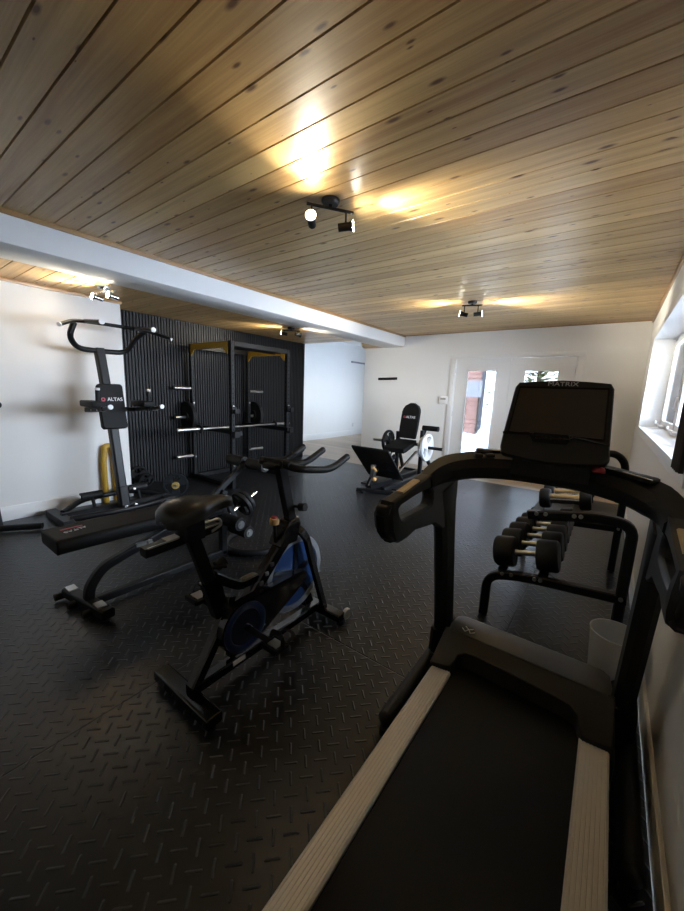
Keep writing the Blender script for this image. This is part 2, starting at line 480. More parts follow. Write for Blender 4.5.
# french doors
def door(name, x0, x1, hinge):
    m = MB(); st, zr0, zr1 = .205, .235, 1.845
    ya, yb = YF+.015, YF+.06
    m.bb(x0, x0+st, ya, yb, .012, DZ).bb(x1-st, x1, ya, yb, .012, DZ).bb(x0+st, x1-st, ya, yb, .012, zr0).bb(x0+st, x1-st, ya, yb, zr1, DZ)
    o = struct(name, m, white)
    b = MB(); e = .018
    for (p, q, r, s_) in ((x0+st-.006, x0+st+e, zr0-.006, zr1+.006), (x1-st-e, x1-st+.006, zr0-.006, zr1+.006), (x0+st, x1-st, zr0-.006, zr0+e), (x0+st, x1-st, zr1-e, zr1+.006)):
        b.bb(p, q, ya-.008, ya+.012, r, s_)
    P('glazing_bead', b, white, o)
    P('pane', MB().bb(x0+st, x1-st, ya+.02, ya+.026, zr0, zr1), glass_door, o)
    for z in (.25, 1.05, 1.83):
        hx = x0-.004 if hinge < 0 else x1+.004
        P('hinge', MB().cyl((hx, ya-.006, z-.045), (hx, ya-.006, z+.045), .008), brushed, o)
    return o
d1 = door('door_1', DX0, DXM-.0015, -1)
d2 = door('door_2', DXM+.0015, DX1, 1)
P('astragal', MB().bb(DXM-.02, DXM+.02, YF+.06, YF+.075, .012, DZ), white, d1)
hx = DXM+.08
P('handle', MB().lathe([(.001, 0), (.03, 0), (.03, .008), (.001, .008)], 'y', (hx, YF+.003, 1.0)).tube([(hx, YF+.01, 1.0), (hx, YF-.045, 1.0), (hx+.11, YF-.045, 1.0)], .009, .02), brushed, d2)
t = MB(); cw = .092
t.bb(DX0-.012-cw, DX0-.012, YF-.016, YF+.005, 0, DZ+.008, .003).bb(DX1+.012, DX1+.012+cw, YF-.016, YF+.005, 0, DZ+.008, .003)
t.bb(DX0-.012-cw, DX1+.012+cw, YF-.016, YF+.005, DZ+.008, DZ+.008+cw-.02, .003)
struct('trim_door_casing', t, white)
struct('trim_door_jamb', MB().bb(DX0-.02, DX0-.003, YF, YF+.16, 0, DZ+.015).bb(DX1+.003, DX1+.02, YF, YF+.16, 0, DZ+.015).bb(DX0-.02, DX1+.02, YF, YF+.16, DZ+.003, DZ+.018).bb(DX0-.02, DX1+.02, YF, YF+.16, -.02, .01), white)

# right window
wn = MB(); xw0, xw1 = XR+.185, XR+.23
fr = .045
wn.bb(xw0, xw1, WY0, WY1, WZ0, WZ0+fr).bb(xw0, xw1, WY0, WY1, WZ1-fr, WZ1)
ys = [WY0, WY0+(WY1-WY0)/3, WY0+2*(WY1-WY0)/3, WY1]
for i, yy in enumerate(ys):
    wn.bb(xw0, xw1, yy-(fr/2 if 0 < i < 3 else 0) - (fr if i == 3 else 0), yy+(fr/2 if 0 < i < 3 else 0)+(fr if i == 0 else 0), WZ0, WZ1)
win = struct('window_1', wn, white)
for i in range(3):
    a, b = ys[i]+fr*.6, ys[i+1]-fr*.6; z0, z1 = WZ0+fr, WZ1-fr; e = .05
    sm = MB().bb(xw0-.012, xw0+.02, a, a+e, z0, z1, .004).bb(xw0-.012, xw0+.02, b-e, b, z0, z1, .004).bb(xw0-.012, xw0+.02, a+e, b-e, z0, z0+e, .004).bb(xw0-.012, xw0+.02, a+e, b-e, z1-e, z1, .004)
    so = P('sash', sm, white, win)
    P('pane', MB().bb(xw0+.004, xw0+.01, a+e, b-e, z0+e, z1-e), glass_win, so)
    P('latch', MB().bb(xw0-.03, xw0-.01, a+.012, a+.04, z0+.18, z0+.30, .004), whitepl, so)
    ck = MB().box((xw0-.03, (b-.28), WZ0+.035), (.05, .11, .03), None, .006)
    ck.tube([(xw0-.045, b-.28, WZ0+.05), (xw0-.06, b-.22, WZ0+.06), (xw0-.065, b-.14, WZ0+.05), (xw0-.06, b-.06, WZ0+.075)], .008, .03).ball((xw0-.06, b-.05, WZ0+.075), .012)
    P('crank_handle', ck, whitepl, win)
ln = MB().bb(XR-.016, xw0+.02, WY0-.004, WY1+.004, WZ0-.015, WZ0+.006).bb(XR-.016, xw0+.02, WY0-.004, WY1+.004, WZ1-.006, WZ1+.015).bb(XR-.016, xw0+.02, WY0-.015, WY0+.006, WZ0, WZ1).bb(XR-.016, xw0+.02, WY1-.006, WY1+.015, WZ0, WZ1)
struct('trim_window_lining', ln, white)
tw = .07; t = MB()
t.bb(XR-.014, XR+.004, WY0-tw, WY1+tw, WZ0-tw, WZ0-.004, .003).bb(XR-.014, XR+.004, WY0-tw, WY1+tw, WZ1+.004, WZ1+tw, .003)
t.bb(XR-.014, XR+.004, WY0-tw, WY0-.004, WZ0-.004, WZ1+.004, .003).bb(XR-.014, XR+.004, WY1+.004, WY1+tw, WZ0-.004, WZ1+.004, .003)
struct('trim_window_casing', t, white)

# dark curtain gathered at the near end of the window
n = 40; A = []; B = []
for i in range(n+1):
    u = i/n; y = 2.03 + u*.20; A.append((XR-.036+.006*math.sin(u*PI*8), y)); B.append((XR-.024+.006*math.sin(u*PI*8), y))
cur = tag(P('curtain', MB().prism([(a, b) for a, b in A] + [(a, b) for a, b in B[::-1]], 1.10, 'xy', 1.096), curtm), 'dark taupe curtain panel hanging at near end of the right wall window', 'curtain')
cr = thing('curtain_rod', 'thin white curtain rod above the near end of the right wall window', 'curtain rod', (XR-.028, 2.2, 2.18))
P('rod', MB().cyl((XR-.028, 1.98, 2.203), (XR-.028, 2.28, 2.203), .007), whitepl, cr)
for yy in (1.995, 2.265):
    P('bracket', MB().bb(XR-.034, XR+.001, yy-.006, yy+.006, 2.196, 2.210), whitepl, cr)

# ------------------------------------------------------------------ ceiling spotlights
def spot_fixture(name, label, loc, zc, bar_dir, heads, body, group, drop=.10):
    t = thing(name, label, 'ceiling light', (loc[0], loc[1], zc), group)
    P('canopy', MB().lathe([(.001, zc+.002), (.055, zc+.002), (.055, zc-.012), (.045, zc-.026), (.001, zc-.026)], 'z', (loc[0], loc[1], 0)), body, t)
    d = V((*bar_dir, 0)).normalized()
    L = max(abs(h[0]) for h in heads)+.03
    c = V((loc[0], loc[1], zc-.045))
    P('crossbar', MB().cyl(c-d*L, c+d*L, .009).cyl(c, c+V((0, 0, .02)), .012), body, t)
    for dist, aim, lit in heads:
        a = V(aim).normalized(); p = c+d*dist
        q = p-V((0, 0, drop))
        h = P('lamp_head', MB().cyl(p, q+V((0, 0, .012)), .006).cyl(q-a*.045, q+a*.02, .024, 20).cyl(q+a*.02, q+a*.045, .024, 20, .034), body, t)
        P('bulb', MB().cyl(q+a*.036, q+a*.0475, .029, 20), lens, h, label='lit bulb')
        L_ = bpy.data.lights.new('bulb_light', 'SPOT'); L_.energy = lit; L_.color = (1, .92, .76)
        L_.spot_size = math.radians(84); L_.spot_blend = 1.0; L_.shadow_soft_size = .03
        o = bpy.data.objects.new('bulb_light', L_); C.objects.link(o)
        o.location = q+a*.058; o.rotation_euler = a.to_track_quat('-Z', 'Y').to_euler()
    return t
G = 'twin head ceiling spotlights'
LW = 13
spot_fixture('ceiling_spotlight', 'dark twin spotlight in the middle of the pine ceiling, its left bulb glaring', (-1.515, 1.855), ZC, (.56, .82),
    [(-.115, (.50, -.70, .16), LW*1.05), (.10, (.78, .45, .10), LW*1.5)], bronze, G, .085)
spot_fixture('ceiling_spotlight', 'small dark twin spotlight on the pine ceiling nearer the french doors', (-1.52, 4.60), ZC, (.95, .3),
    [(-.085, (-.88, -.20, .25), LW*1.6), (.07, (.86, .45, .13), LW*3.2)], bronze, G)
spot_fixture('ceiling_spotlight', 'chrome twin spotlight on the low ceiling above the power tower', (-4.10, 1.60), ZL, (.97, .25),
    [(-.10, (-.05, -.9, .16), LW), (.12, (.0, -.9, .16), LW)], chrome, G, .05)
spot_fixture('ceiling_spotlight', 'dark twin spotlight on the low ceiling in front of the power rack', (-3.99, 4.05), ZL, (.65, .75),
    [(-.10, (-.75, -.5, .16), LW), (.10, (.30, .92, -.12), LW*1.3)], bronze, G, .05)

# ------------------------------------------------------------------ treadmill
t = thing('treadmill', 'large black treadmill with tan ribbed side rails standing along the right wall', 'treadmill', (-.17, .9, 0))
dk = MB().bb(-.478, .140, -.30, 1.40, .075, .195, .008).bb(-.50, .165, 1.38, 1.72, .06, .20, .01)
P('deck', dk, black, t)
P('belt', MB().bb(-.405, .066, -.30, 1.56, .185, .203, .006), beltm, t)
def siderail(x0, x1):
    n = 8; w = (x1-x0)/n; z = .216; poly = [(x0, .188)]
    poly += [(x0, z-.006), (x0+.006, z)]
    for i in range(1, n):
        xx = x0+i*w; poly += [(xx-.0018, z), (xx-.0014, z-.002), (xx+.0014, z-.002), (xx+.0018, z)]
    poly += [(x1-.006, z), (x1, z-.006), (x1, .188)]
    return MB().prism(poly, 1.71, 'xz', -.31)
P('side_rail', siderail(-.488, -.405), railm, t, 'tan ribbed left side rail', smooth=8)
P('side_rail', siderail(.059, .147), railm, t, 'tan ribbed right side rail', smooth=8)
# motor hood: a U-shaped lower band and a raised lighter cover
def hoodprof(y0, z0):
    return [(y0, .12), (y0, z0), (y0+.06, z0+.035), (1.53, .305), (1.70, .318), (1.735, .29), (1.74, .10)]
hm = MB()
outl = [(-.495, 1.385), (-.415, 1.40), (-.402, 1.43), (-.398, 1.455), (-.375, 1.475), (-.33, 1.48), (-.02, 1.465), (.02, 1.46), (.045, 1.44), (.052, 1.41), (.066, 1.385), (.152, 1.392), (.152, 1.56), (.13, 1.56), (-.47, 1.56), (-.495, 1.56)]
lows = []
def hz(x, y): return .232 + min(1, max(0, (y-1.385)/.15))*.078
rings_b = [(x, y, .19) for x, y in outl]; rings_t = [(x, y, hz(x, y)) for x, y in outl]
vb = [hm.bm.verts.new(p) for p in rings_b]; vt = [hm.bm.verts.new(p) for p in rings_t]
for i in range(len(vb)):
    j = (i+1) % len(vb); hm.bm.faces.new((vb[i], vb[j], vt[j], vt[i]))
ft = hm.bm.faces.new(vt); hm.bm.faces.new(vb[::-1])
bmesh.ops.triangulate(hm.bm, faces=[ft])
P('hood_apron', hm, pm('warm_black_plastic', (.014, .0125, .0115), .5, spec=.4, bump=.12), t, bev=.004)
hc = MB().loft([[(x, 1.548, z) for x, z in ((-.480, .20), (-.480, .300), (-.465, .311), (.122, .311), (.137, .300), (.137, .20))],
                [(x, 1.60, z) for x, z in ((-.483, .16), (-.483, .312), (-.462, .325), (.119, .325), (.140, .312), (.140, .16))],
                [(x, 1.67, z) for x, z in ((-.478, .10), (-.478, .308), (-.455, .322), (.112, .322), (.135, .308), (.135, .10))],
                [(x, 1.715, z) for x, z in ((-.465, .08), (-.465, .285), (-.44, .298), (.097, .298), (.122, .285), (.122, .08))],
                [(x, 1.735, z) for x, z in ((-.455, .08), (-.455, .24), (-.43, .25), (.087, .25), (.112, .24), (.112, .08))]])
hood = P('hood_cover', hc, hoodm, t, bev=.004)
# winged emblem on the hood
em = MB()
for sx in (-1, 1):
    em.sweep([(-.395+sx*.028, 1.575, .3235), (-.395+sx*.012, 1.562, .320), (-.395, 1.578, .3245), (-.395+sx*.018, 1.592, .326)], rect(.004, .003))
P('emblem', em, letters, hood, 'small silver emblem')
# base tubes
for x in (-.578, .215):
    P('base_tube', MB().tube([(x, 1.17, .056), (x, 1.74, .066)], .036, n=18).cyl((x, 1.16, .03), (x, 1.16, .001), .022).cyl((x, 1.70, .03), (x, 1.70, .001), .025).ball((x, 1.17, .056), .0355, 16, (1, .5, 1)), plastic, t)
P('cross_frame', MB().bb(-.578, .222, 1.60, 1.70, .05, .10, .01), black, t)
# uprights
for x in (-.548, .186):
    s_ = 1 if x > 0 else -1
    up = MB().sweep([(x, 1.70, .05), (x, 1.70, .14), (x, 1.685, .25), (x, 1.63, .50), (x, 1.575, .75), (x, 1.54, .90), (x, 1.52, 1.0)], rect(.066, .125, .018), up=(0, 1, 0),
                    scales=[(1.35, 1.3), (1.3, 1.25), (1, 1), (1, .98), (1, 1.0), (1.0, 1.25), (1.0, 1.7)])
    P('upright', up, plastic, t, bev=0)
    P('upright_boot', MB().sweep([(x, 1.70, .10), (x, 1.695, .20), (x, 1.69, .235)], rect(.092, .165, .02), up=(0, 1, 0), scales=[1.05, 1, .93]), black, t)
    # grip arm: side plate with a long hand slot (y,z outline)
    outer = [(.965, 1.02), (.975, .945), (1.01, .900), (1.07, .874), (1.13, .874), (1.20, .884), (1.30, .868), (1.40, .855), (1.49, .805), (1.58, .80), (1.60, .90), (1.58, 1.03), (1.49, 1.09), (1.40, 1.092), (1.25, 1.072), (1.10, 1.048), (1.0, 1.034)]
    hole = [(1.052, 1.0), (1.060, .985), (1.075, .965), (1.10, .955), (1.13, .952), (1.17, .950), (1.22, .950), (1.27, .950), (1.31, .952), (1.325, .960), (1.33, .98), (1.325, 1.005), (1.30, 1.024), (1.24, 1.026), (1.17, 1.022), (1.12, 1.017), (1.07, 1.012)]
    am = MB().ring_plate(outer, hole, .05, 'yz', x-.025)
    arm = P('grip_arm', am, plastic, t, bev=.012)
    P('end_pod', MB().sweep([(x, 1.02, 1.03), (x, 1.005, .99), (x, 1.015, .95), (x, 1.05, .905)], rect(.068, .075, .02), up=(0, 1, 0), scales=[.8, 1.05, 1.05, .8]), rubber, arm)
    P('sensor_plate', MB().sweep([(x, 1.09, 1.044), (x, 1.22, 1.0645)], rect(.03, .014, .004), up=(0, 0, 1)), tan, arm, 'tan metal pulse sensor')
# the arched console bar
pts = []
for i in range(31):
    a = PI*i/30; u = -math.cos(a)
    x = -.181 + .367*math.copysign(abs(u)**.85, u)
    pts.append((x, 1.30+.24*math.sin(a)**.75, 1.045+.072*math.sin(a)**.8))
P('console_arch', MB().sweep(pts, rect(.125, .088, .026), up=(0, 0, 1), scales=[(.5 + .5*min(1, math.sin(PI*i/30)*2), .75+.25*min(1, math.sin(PI*i/30)*2)) for i in range(31)]), plastic, t)
P('console_tray', MB().box((-.385, 1.545, 1.158), (.10, .055, .026), Matrix.Rotation(.35, 3, 'Z'), .009), gloss, t)
tr = P('console_tray', MB().box((.07, 1.488, 1.148), (.155, .062, .020), Matrix.Rotation(-.5, 3, 'Z') @ Matrix.Rotation(.07, 3, 'Y'), .009), plastic, t)
P('chrome_strip', MB().tube([(-.005, 1.496, 1.160), (.06, 1.464, 1.158), (.125, 1.425, 1.150)], .0022, .03, 6), chrome, tr)
P('chrome_strip', MB().tube([(.005, 1.535, 1.160), (.07, 1.515, 1.157), (.138, 1.462, 1.149)], .0022, .03, 6), chrome, tr)
P('stop_button', MB().lathe([(.001, 0), (.019, 0), (.019, .008), (.013, .016), (.001, .018)], 'z', (-.01, 1.452, 1.150)), redm, t, 'red stop button')
P('button', MB().box((-.405, 1.472, 1.152), (.03, .035, .012), Matrix.Rotation(.5, 3, 'Z'), .003), black, t)
P('button', MB().box((-.365, 1.490, 1.155), (.03, .035, .012), Matrix.Rotation(.5, 3, 'Z'), .003), black, t)
# display console, tilted back
cz0, cz1, yb_, yt_ = 1.175, 1.45, 1.435, 1.525
def con(u, v, d=0):   # u across (-1..1), v up (0..1), d towards user
    half = .168 - .012*v
    n_ = V((0, -(cz1-cz0), (yt_-yb_))).normalized()
    return V((-.156+u*half, yb_+(yt_-yb_)*v, cz0+(cz1-cz0)*v)) + n_*d
ol = []
for (u, v) in ((-1.0, .22), (-1.0, .09), (-.95, 0), (-.5, -.035), (0, -.05), (.5, -.035), (.95, 0), (1.02, .08), (1, .20), (.985, .55), (.965, .90), (.90, .965), (.5, .985), (0, 1.0), (-.5, .985), (-.90, .965), (-.965, .90), (-.985, .55)):
    ol.append((u, v))
cm = MB().loft([[con(u*.82, .06+v*.85, -.075) for u, v in ol], [con(u, v, -.05) for u, v in ol], [con(u, v, -.004) for u, v in ol], [con(u*.975, .01+v*.975, .006) for u, v in ol]])
con_o = P('console', cm, pm('charcoal_plastic', (.018, .018, .018), .5, bump=.1), t, bev=.004)
P('display', MB().loft([[con(u, v, d) for u, v in ((-.86, .30), (.87, .30), (.85, .875), (-.83, .875))] for d in (-.002, .009)]), screenm, con_o, 'dark brown switched-off screen')
P('bezel', MB().ring_plate([(0, 0)]*0 or [(-1, -1), (1, -1), (1, 1), (-1, 1)], [(-.9, -.9), (.9, -.9), (.9, .9), (-.9, .9)], .01) if False else MB().sweep([con(-.885, .285, .005), con(.895, .285, .005), con(.875, .89, .005), con(-.855, .89, .005)], rect(.006, .008), closed=True, up=(0, -1, .3)), gloss, con_o)
lip = MB().sweep([con(-.99, .275, .004), con(-.45, .285, .012), con(-.40, .25, .014), con(.32, .25, .014), con(.37, .285, .012), con(.99, .235, .004)], rect(.007, .010), up=(0, -1, .3))
P('console_lip', lip, gloss, con_o)
kp = MB().loft([[con(u, v, d) for u, v in ((-.42, .25), (-.36, .19), (.28, .19), (.34, .25), (.28, .31), (-.36, .31))] for d in (.0, .012)])
kpo = P('keypad', kp, black, con_o, bev=.002)
kb = MB()
for i in range(7):
    kb.box(con(-.29+i*.085, .25, .013), (.010, .006, .010 if i != 4 else .006), Matrix.Rotation(-.29, 3, 'X'))
merge(kpo, kb, steelgrey)
n_ = (con(0, 1)-con(0, 0)).normalized()
text('lettering', 'MATRIX', .021, letters, con_o, con(.02, .937, .0075), (1, 0, 0), n_, 'silver lettering reading MATRIX', .0008, 1.25)
P('console_neck', MB().loft([[(-.156+sx*.125, 1.50+sy*.045, 1.10) for sx, sy in ((-1, -1), (1, -1), (1, 1), (-1, 1))], [(-.156+sx*.12, 1.515+sy*.035, 1.20) for sx, sy in ((-1, -1), (1, -1), (1, 1), (-1, 1))]]), black, t)
P('cable', MB().tube([(-.02, 1.53, 1.20), (.03, 1.57, 1.205), (.062, 1.60, 1.17), (.066, 1.60, 1.08), (.06, 1.58, 1.03)], .012, .04), rubber, t)

# ------------------------------------------------------------------ waste bin
bn = MB().lathe([(.078, .0), (.084, .0), (.105, .30), (.108, .305), (.103, .305), (.079, .006)], 'z', (.158, 2.045, 0), 48)
bo = P('waste_bin', bn.lathe([(.0005, .0), (.08, .0), (.08, .006), (.0005, .006)], 'z', (.158, 2.045, 0), 48), binm)
tag(bo, 'frosted white plastic waste bin on the floor beyond the treadmill hood', 'bin')

# ------------------------------------------------------------------ dumbbell rack
RY0, RY1 = 2.30, 3.62
t = thing('dumbbell_rack', 'black two tier tubular dumbbell rack beyond the treadmill by the right wall', 'dumbbell rack', (-.16, 2.96, 0))
for y in (RY0, RY1):
    lo = [(-.50, y, .004), (-.50, y, .275), (-.30, y, .325), (.19, y, .365)]
    hi = [(-.315, y, .715), (.03, y, .775), (.165, y, .765), (.165, y, .004)]
    f_ = P('end_frame', MB().bar(lo, .05, .05, .09, up=(0, 1, 0)).bar(hi, .05, .05, .11, up=(0, 1, 0)), black, t)
    for p in ((-.41, .317), (-.36, .325), (-.235, .342), (-.205, .345), (-.27, .735), (-.225, .743), (-.09, .763), (-.06, .767), (.165, .37)):
        P('bolt', MB().cyl((p[0], y-.026, p[1]), (p[0], y-.036, p[1]), .011, 10), brushed, f_)
for (x, z) in ((-.43, .274), (-.20, .312), (-.28, .698), (-.08, .733)):
    P('shelf_rail', MB().box((x, (RY0+RY1)/2, z+.028), (.05, RY1-RY0, .006)).box((x-.025, (RY0+RY1)/2, z+.010), (.005, RY1-RY0, .04)), black, t)

# dumbbells: local axis along x, origin under the lowest point of the heads
def make_dumbbell(name, label, r, hw, grip, grip_r, headm, group, gripm=brushed):
    t = thing(name, label, 'dumbbell', (0, 0, 0), group)
    for s_ in (-1, 1):
        a = s_*grip/2; b = s_*(grip/2+hw)
        P('head', MB().lathe([(.001, a), (r*.93, a), (r, a+s_*.012), (r, b-s_*.012), (r*.9, b), (.001, b)], 'x', (0, 0, r), 28), headm, t)
    P('handle', MB().lathe([(.001, -grip/2), (grip_r*1.15, -grip/2), (grip_r, -grip*.32), (grip_r*1.12, 0), (grip_r, grip*.32), (grip_r*1.15, grip/2), (.001, grip/2)], 'x', (0, 0, r), 16), gripm, t, 'steel handle')
    return t
ORD = ['largest black rubber dumbbell, at the near end of the lower rack tier', 'second black dumbbell from near end of the lower rack tier', 'third black dumbbell from near end of the lower rack tier', 'fourth black dumbbell from near end of the lower rack tier',
       'fifth black dumbbell from near end of the lower rack tier', 'sixth black dumbbell from near end of the lower rack tier', 'smallest black dumbbell, at the far end of the lower rack tier']
sizes = [.096, .094, .091, .087, .082, .076, .070]
y = RY0+.125; tilt = math.atan2(.038, .23)
zsh = .325
for i, r in enumerate(sizes):
    hw = .115*(r/.096)**.7
    d = make_dumbbell('dumbbell', ORD[i], r, hw, .128, .015, rubber, 'black dumbbells on the lower rack tier')
    d.location = (-.298+.015*(i/6), y, zsh+.006); d.rotation_euler = (0, -tilt, 0)
    y += r + (sizes[i+1] if i < 6 else 0) + .006
LBL2 = ['nearest dumbbell with thick steel grip on the upper rack tier', 'second dumbbell with thick steel grip behind the nearest on upper tier', 'third dumbbell from near end on the upper rack tier', 'fourth dumbbell from near end on the upper rack tier', 'farthest dumbbell on the upper rack tier']
y = RY0+.125
for i in range(5):
    r = .058-.002*i
    d = make_dumbbell('dumbbell', LBL2[i], r, .055, .145, .027, rubber, 'dumbbells on the upper rack tier', chrome)
    d.location = (-.145, y, .755); d.rotation_euler = (0, -.14, 0); y += 2*r+.06

# ------------------------------------------------------------------ spin bike
BXc = -1.31
t = thing('spin_bike', 'black and blue indoor cycling bike in the middle of the floor', 'exercise bike', (BXc, 1.1, 0))
P('rear_foot', MB().bar([(-1.545, .735, .045), (-1.125, .735, .045)], .075, .05), gloss, t, bev=.004)
P('front_foot', MB().bar([(-1.505, 1.615, .045), (-1.135, 1.615, .045)], .07, .045), gloss, t, bev=.004)
for x in (-1.50, -1.14):
    P('transport_wheel', MB().lathe([(.001, -.012), (.03, -.012), (.034, -.006), (.034, .006), (.03, .012), (.001, .012)], 'x', (x, 1.665, .045), 20), brushed, t)
for x in (-1.52, -1.15):
    for yy in (.735, 1.615): P('foot_cap', MB().cyl((x, yy, .022), (x, yy, .0), .022), rubber, t)
fr = MB()
fr.bar([(BXc, .735, .075), (BXc, 1.60, .075)], .05, .05)                       # floor beam
fr.bar([(BXc, .755, .085), (BXc, .90, .30), (BXc, .95, .43)], .05, .05, .05)   # rear stay
fr.bar([(BXc, .865, .56), (BXc, 1.0, .46), (BXc, 1.10, .46)], .045, .045, .03)
fr.bar([(BXc, 1.03, .34), (BXc, 1.34, .64)], .055, .065)                      # diagonal beam
fr.bar([(BXc, .96, .12), (BXc, .97, .36)], .05, .05)
P('frame', fr, gloss, t)
fk = MB()
for s_ in (-1, 1):
    fk.bar([(BXc, 1.36, .66), (BXc+s_*.062, 1.40, .60), (BXc+s_*.062, 1.46, .42), (BXc+s_*.062, 1.585, .07)], .022, .05, .04, up=(0, 1, 0))
P('fork', fk, gloss, t)
P('head_shroud', MB().loft([[(BXc+a*.048, 1.30+b*.075, .58) for a, b in ((-1, -1), (1, -1), (1, .6), (.5, 1), (-.5, 1), (-1, .6))], [(BXc+a*.045, 1.335+b*.068, .67) for a, b in ((-1, -1), (1, -1), (1, .6), (.5, 1), (-.5, 1), (-1, .6))], [(BXc+a*.034, 1.345+b*.045, .705) for a, b in ((-1, -1), (1, -1), (1, .6), (.5, 1), (-.5, 1), (-1, .6))]]), gloss, t, bev=.008)
fy, fz, fr_ = 1.375, .372, .216
fw = P('flywheel', MB().lathe([(fr_-.035, -.017), (fr_-.004, -.017), (fr_, -.012), (fr_, .012), (fr_-.004, .017), (fr_-.035, .017)], 'x', (BXc, fy, fz), 56), pm('satin_steel', (.42, .44, .47), .35, .4), t, 'bare steel flywheel rim')
bd = MB().lathe([(.03, -.010), (fr_-.033, -.010), (fr_-.033, .010), (.03, .010)], 'x', (BXc, fy, fz), 56)
P('flywheel_disc', bd, blue, fw, 'blue flywheel disc')
sp = MB()
for k in range(5):
    a = 2*PI*k/5+.3
    sp.sweep([(BXc, fy+.03*math.cos(a), fz+.03*math.sin(a)), (BXc, fy+.172*math.cos(a), fz+.172*math.sin(a))], rect(.038, .032), up=(1, 0, 0), scales=[1.2, .8])
P('flywheel_spoke', sp, bluedark, fw)
P('flywheel_hub', MB().lathe([(.001, -.045), (.026, -.045), (.026, .045), (.001, .045)], 'x', (BXc, fy, fz), 20), brushed, fw)
# chain guard on the right side
cg = MB(); gx = BXc+.028; cy_, cz_ = .985, .282; R1, R2 = .128, .036
poly = []
ang = math.atan2(fz-cz_, fy-cy_)
for k in range(25):
    a = ang+PI/2-.22+ (PI+.44)*k/24; poly.append((cy_+R1*math.cos(a), cz_+R1*math.sin(a)))
for k in range(13):
    a = ang-PI/2+.22*-1+.44*0 + (PI)*k/12; poly.append((fy+R2*math.cos(a), fz+R2*math.sin(a)))
cg.prism(poly, .04, 'yz', gx, .007)
g_ = P('chain_guard', cg, gloss, t)
P('guard_disc', MB().lathe([(.085, 0), (.118, 0), (.118, .009), (.112, .012), (.09, .012), (.085, .008)], 'x', (gx+.038, cy_, cz_), 48), navy, g_, 'dark blue ring on chain guard')
P('guard_plate', MB().lathe([(.001, 0), (.084, 0), (.084, .006), (.001, .01)], 'x', (gx+.038, cy_, cz_), 40), bluedark, g_)
P('crank', MB().cyl((BXc-.09, cy_, cz_), (gx+.085, cy_, cz_), .016).bar([(gx+.075, cy_-.01, cz_+.012), (gx+.085, cy_+.105, cz_-.118)], .028, .018, up=(1, 0, 0)).bar([(BXc-.08, cy_, cz_), (BXc-.09, cy_-.105, cz_+.118)], .028, .018, up=(1, 0, 0)), black, t)
for (px, py, pz) in ((gx+.13, cy_+.105, cz_-.118), (BXc-.14, cy_-.105, cz_+.118)):
    pd = MB()
    for a in (-.038, .038): pd.bb(px-.045, px+.045, py+a-.007, py+a+.007, pz-.012, pz+.012)
    for a in (-.045, 0, .045): pd.bb(px+a-.006, px+a+.006, py-.04, py+.04, pz-.009, pz+.009)
    po = P('pedal', pd, black, t, bev=.002)
    P('toe_cage', MB().sweep(fillet([(px-.04, py+.04, pz+.01), (px-.035, py+.10, pz+.02), (px+.035, py+.10, pz+.02), (px+.04, py+.04, pz+.01)], .03), rect(.016, .003)).sweep(fillet([(px-.048, py, pz), (px-.04, py+.01, pz+.06), (px+.04, py+.01, pz+.06), (px+.048, py, pz)], .03), rect(.02, .003)), rubber, po)
    P('spindle_plate', MB().bb(px-.03, px+.03, py-.025, py+.025, pz+.009, pz+.012), brushed, po)
# seat assembly
P('seat_post', MB().bar([(BXc, .885, .42), (BXc, .775, .77)], .04, .055, up=(0, 1, 0)), black, t)
P('seat_post_sleeve', MB().bar([(BXc, .90, .37), (BXc, .846, .55)], .058, .075, up=(0, 1, 0)), gloss, t)
P('adjust_knob', MB().cyl((BXc, .86, .60), (BXc+.04, .91, .605), .008).cyl((BXc+.0, .885, .598), (BXc+.0, .925, .612), .024, 12), rubber, t)
P('adjust_knob', MB().cyl((BXc+.02, 1.35, .77), (BXc+.055, 1.36, .77), .008).cyl((BXc+.05, 1.36, .77), (BXc+.085, 1.365, .775), .022, 12), rubber, t)
sl = P('seat_slider', MB().bar([(BXc+.01, .575, .775), (BXc+.01, .885, .79)], .05, .035), black, t)
P('slider_edge', MB().bar([(BXc+.036, .58, .795), (BXc+.036, .885, .81)], .006, .006).tube([(BXc+.036, .80, .83), (BXc+.036, .88, .832), (BXc+.036, .89, .80), (BXc+.036, .84, .785)], .006, .02), brushed, sl)
P('sticker', MB().box((BXc+.02, .70, .806), (.04, .10, .003), Matrix.Rotation(.05, 3, 'X')), whitepl, sl)
sad = []
for y, w_, top, bot in ((.50, .05, .875, .845), (.515, .085, .895, .835), (.56, .112, .915, .835), (.62, .118, .925, .84), (.68, .098, .92, .845), (.73, .070, .912, .852), (.79, .045, .908, .858), (.85, .034, .902, .862), (.885, .026, .892, .866), (.90, .012, .882, .870)):
    ring = []
    for k in range(16):
        a = 2*PI*k/16; c_, s_ = math.cos(a), math.sin(a)
        zz = (top*.62+bot*.38) + (top-bot)*.36*math.copysign(abs(s_)**.7, s_) - (.02 if s_ < 0 else .0)*abs(c_) - .012*abs(c_)**3
        ring.append((BXc+.075+.80*w_*math.copysign(abs(c_)**.8, c_), .615+(y-.50)*.74, zz+.045))
    sad.append(ring)
P('saddle', MB().loft(sad), leather, t, 'glossy black leather saddle')
P('saddle_clamp', MB().bb(BXc, BXc+.09, .70, .78, .79, .90, .006), black, t)
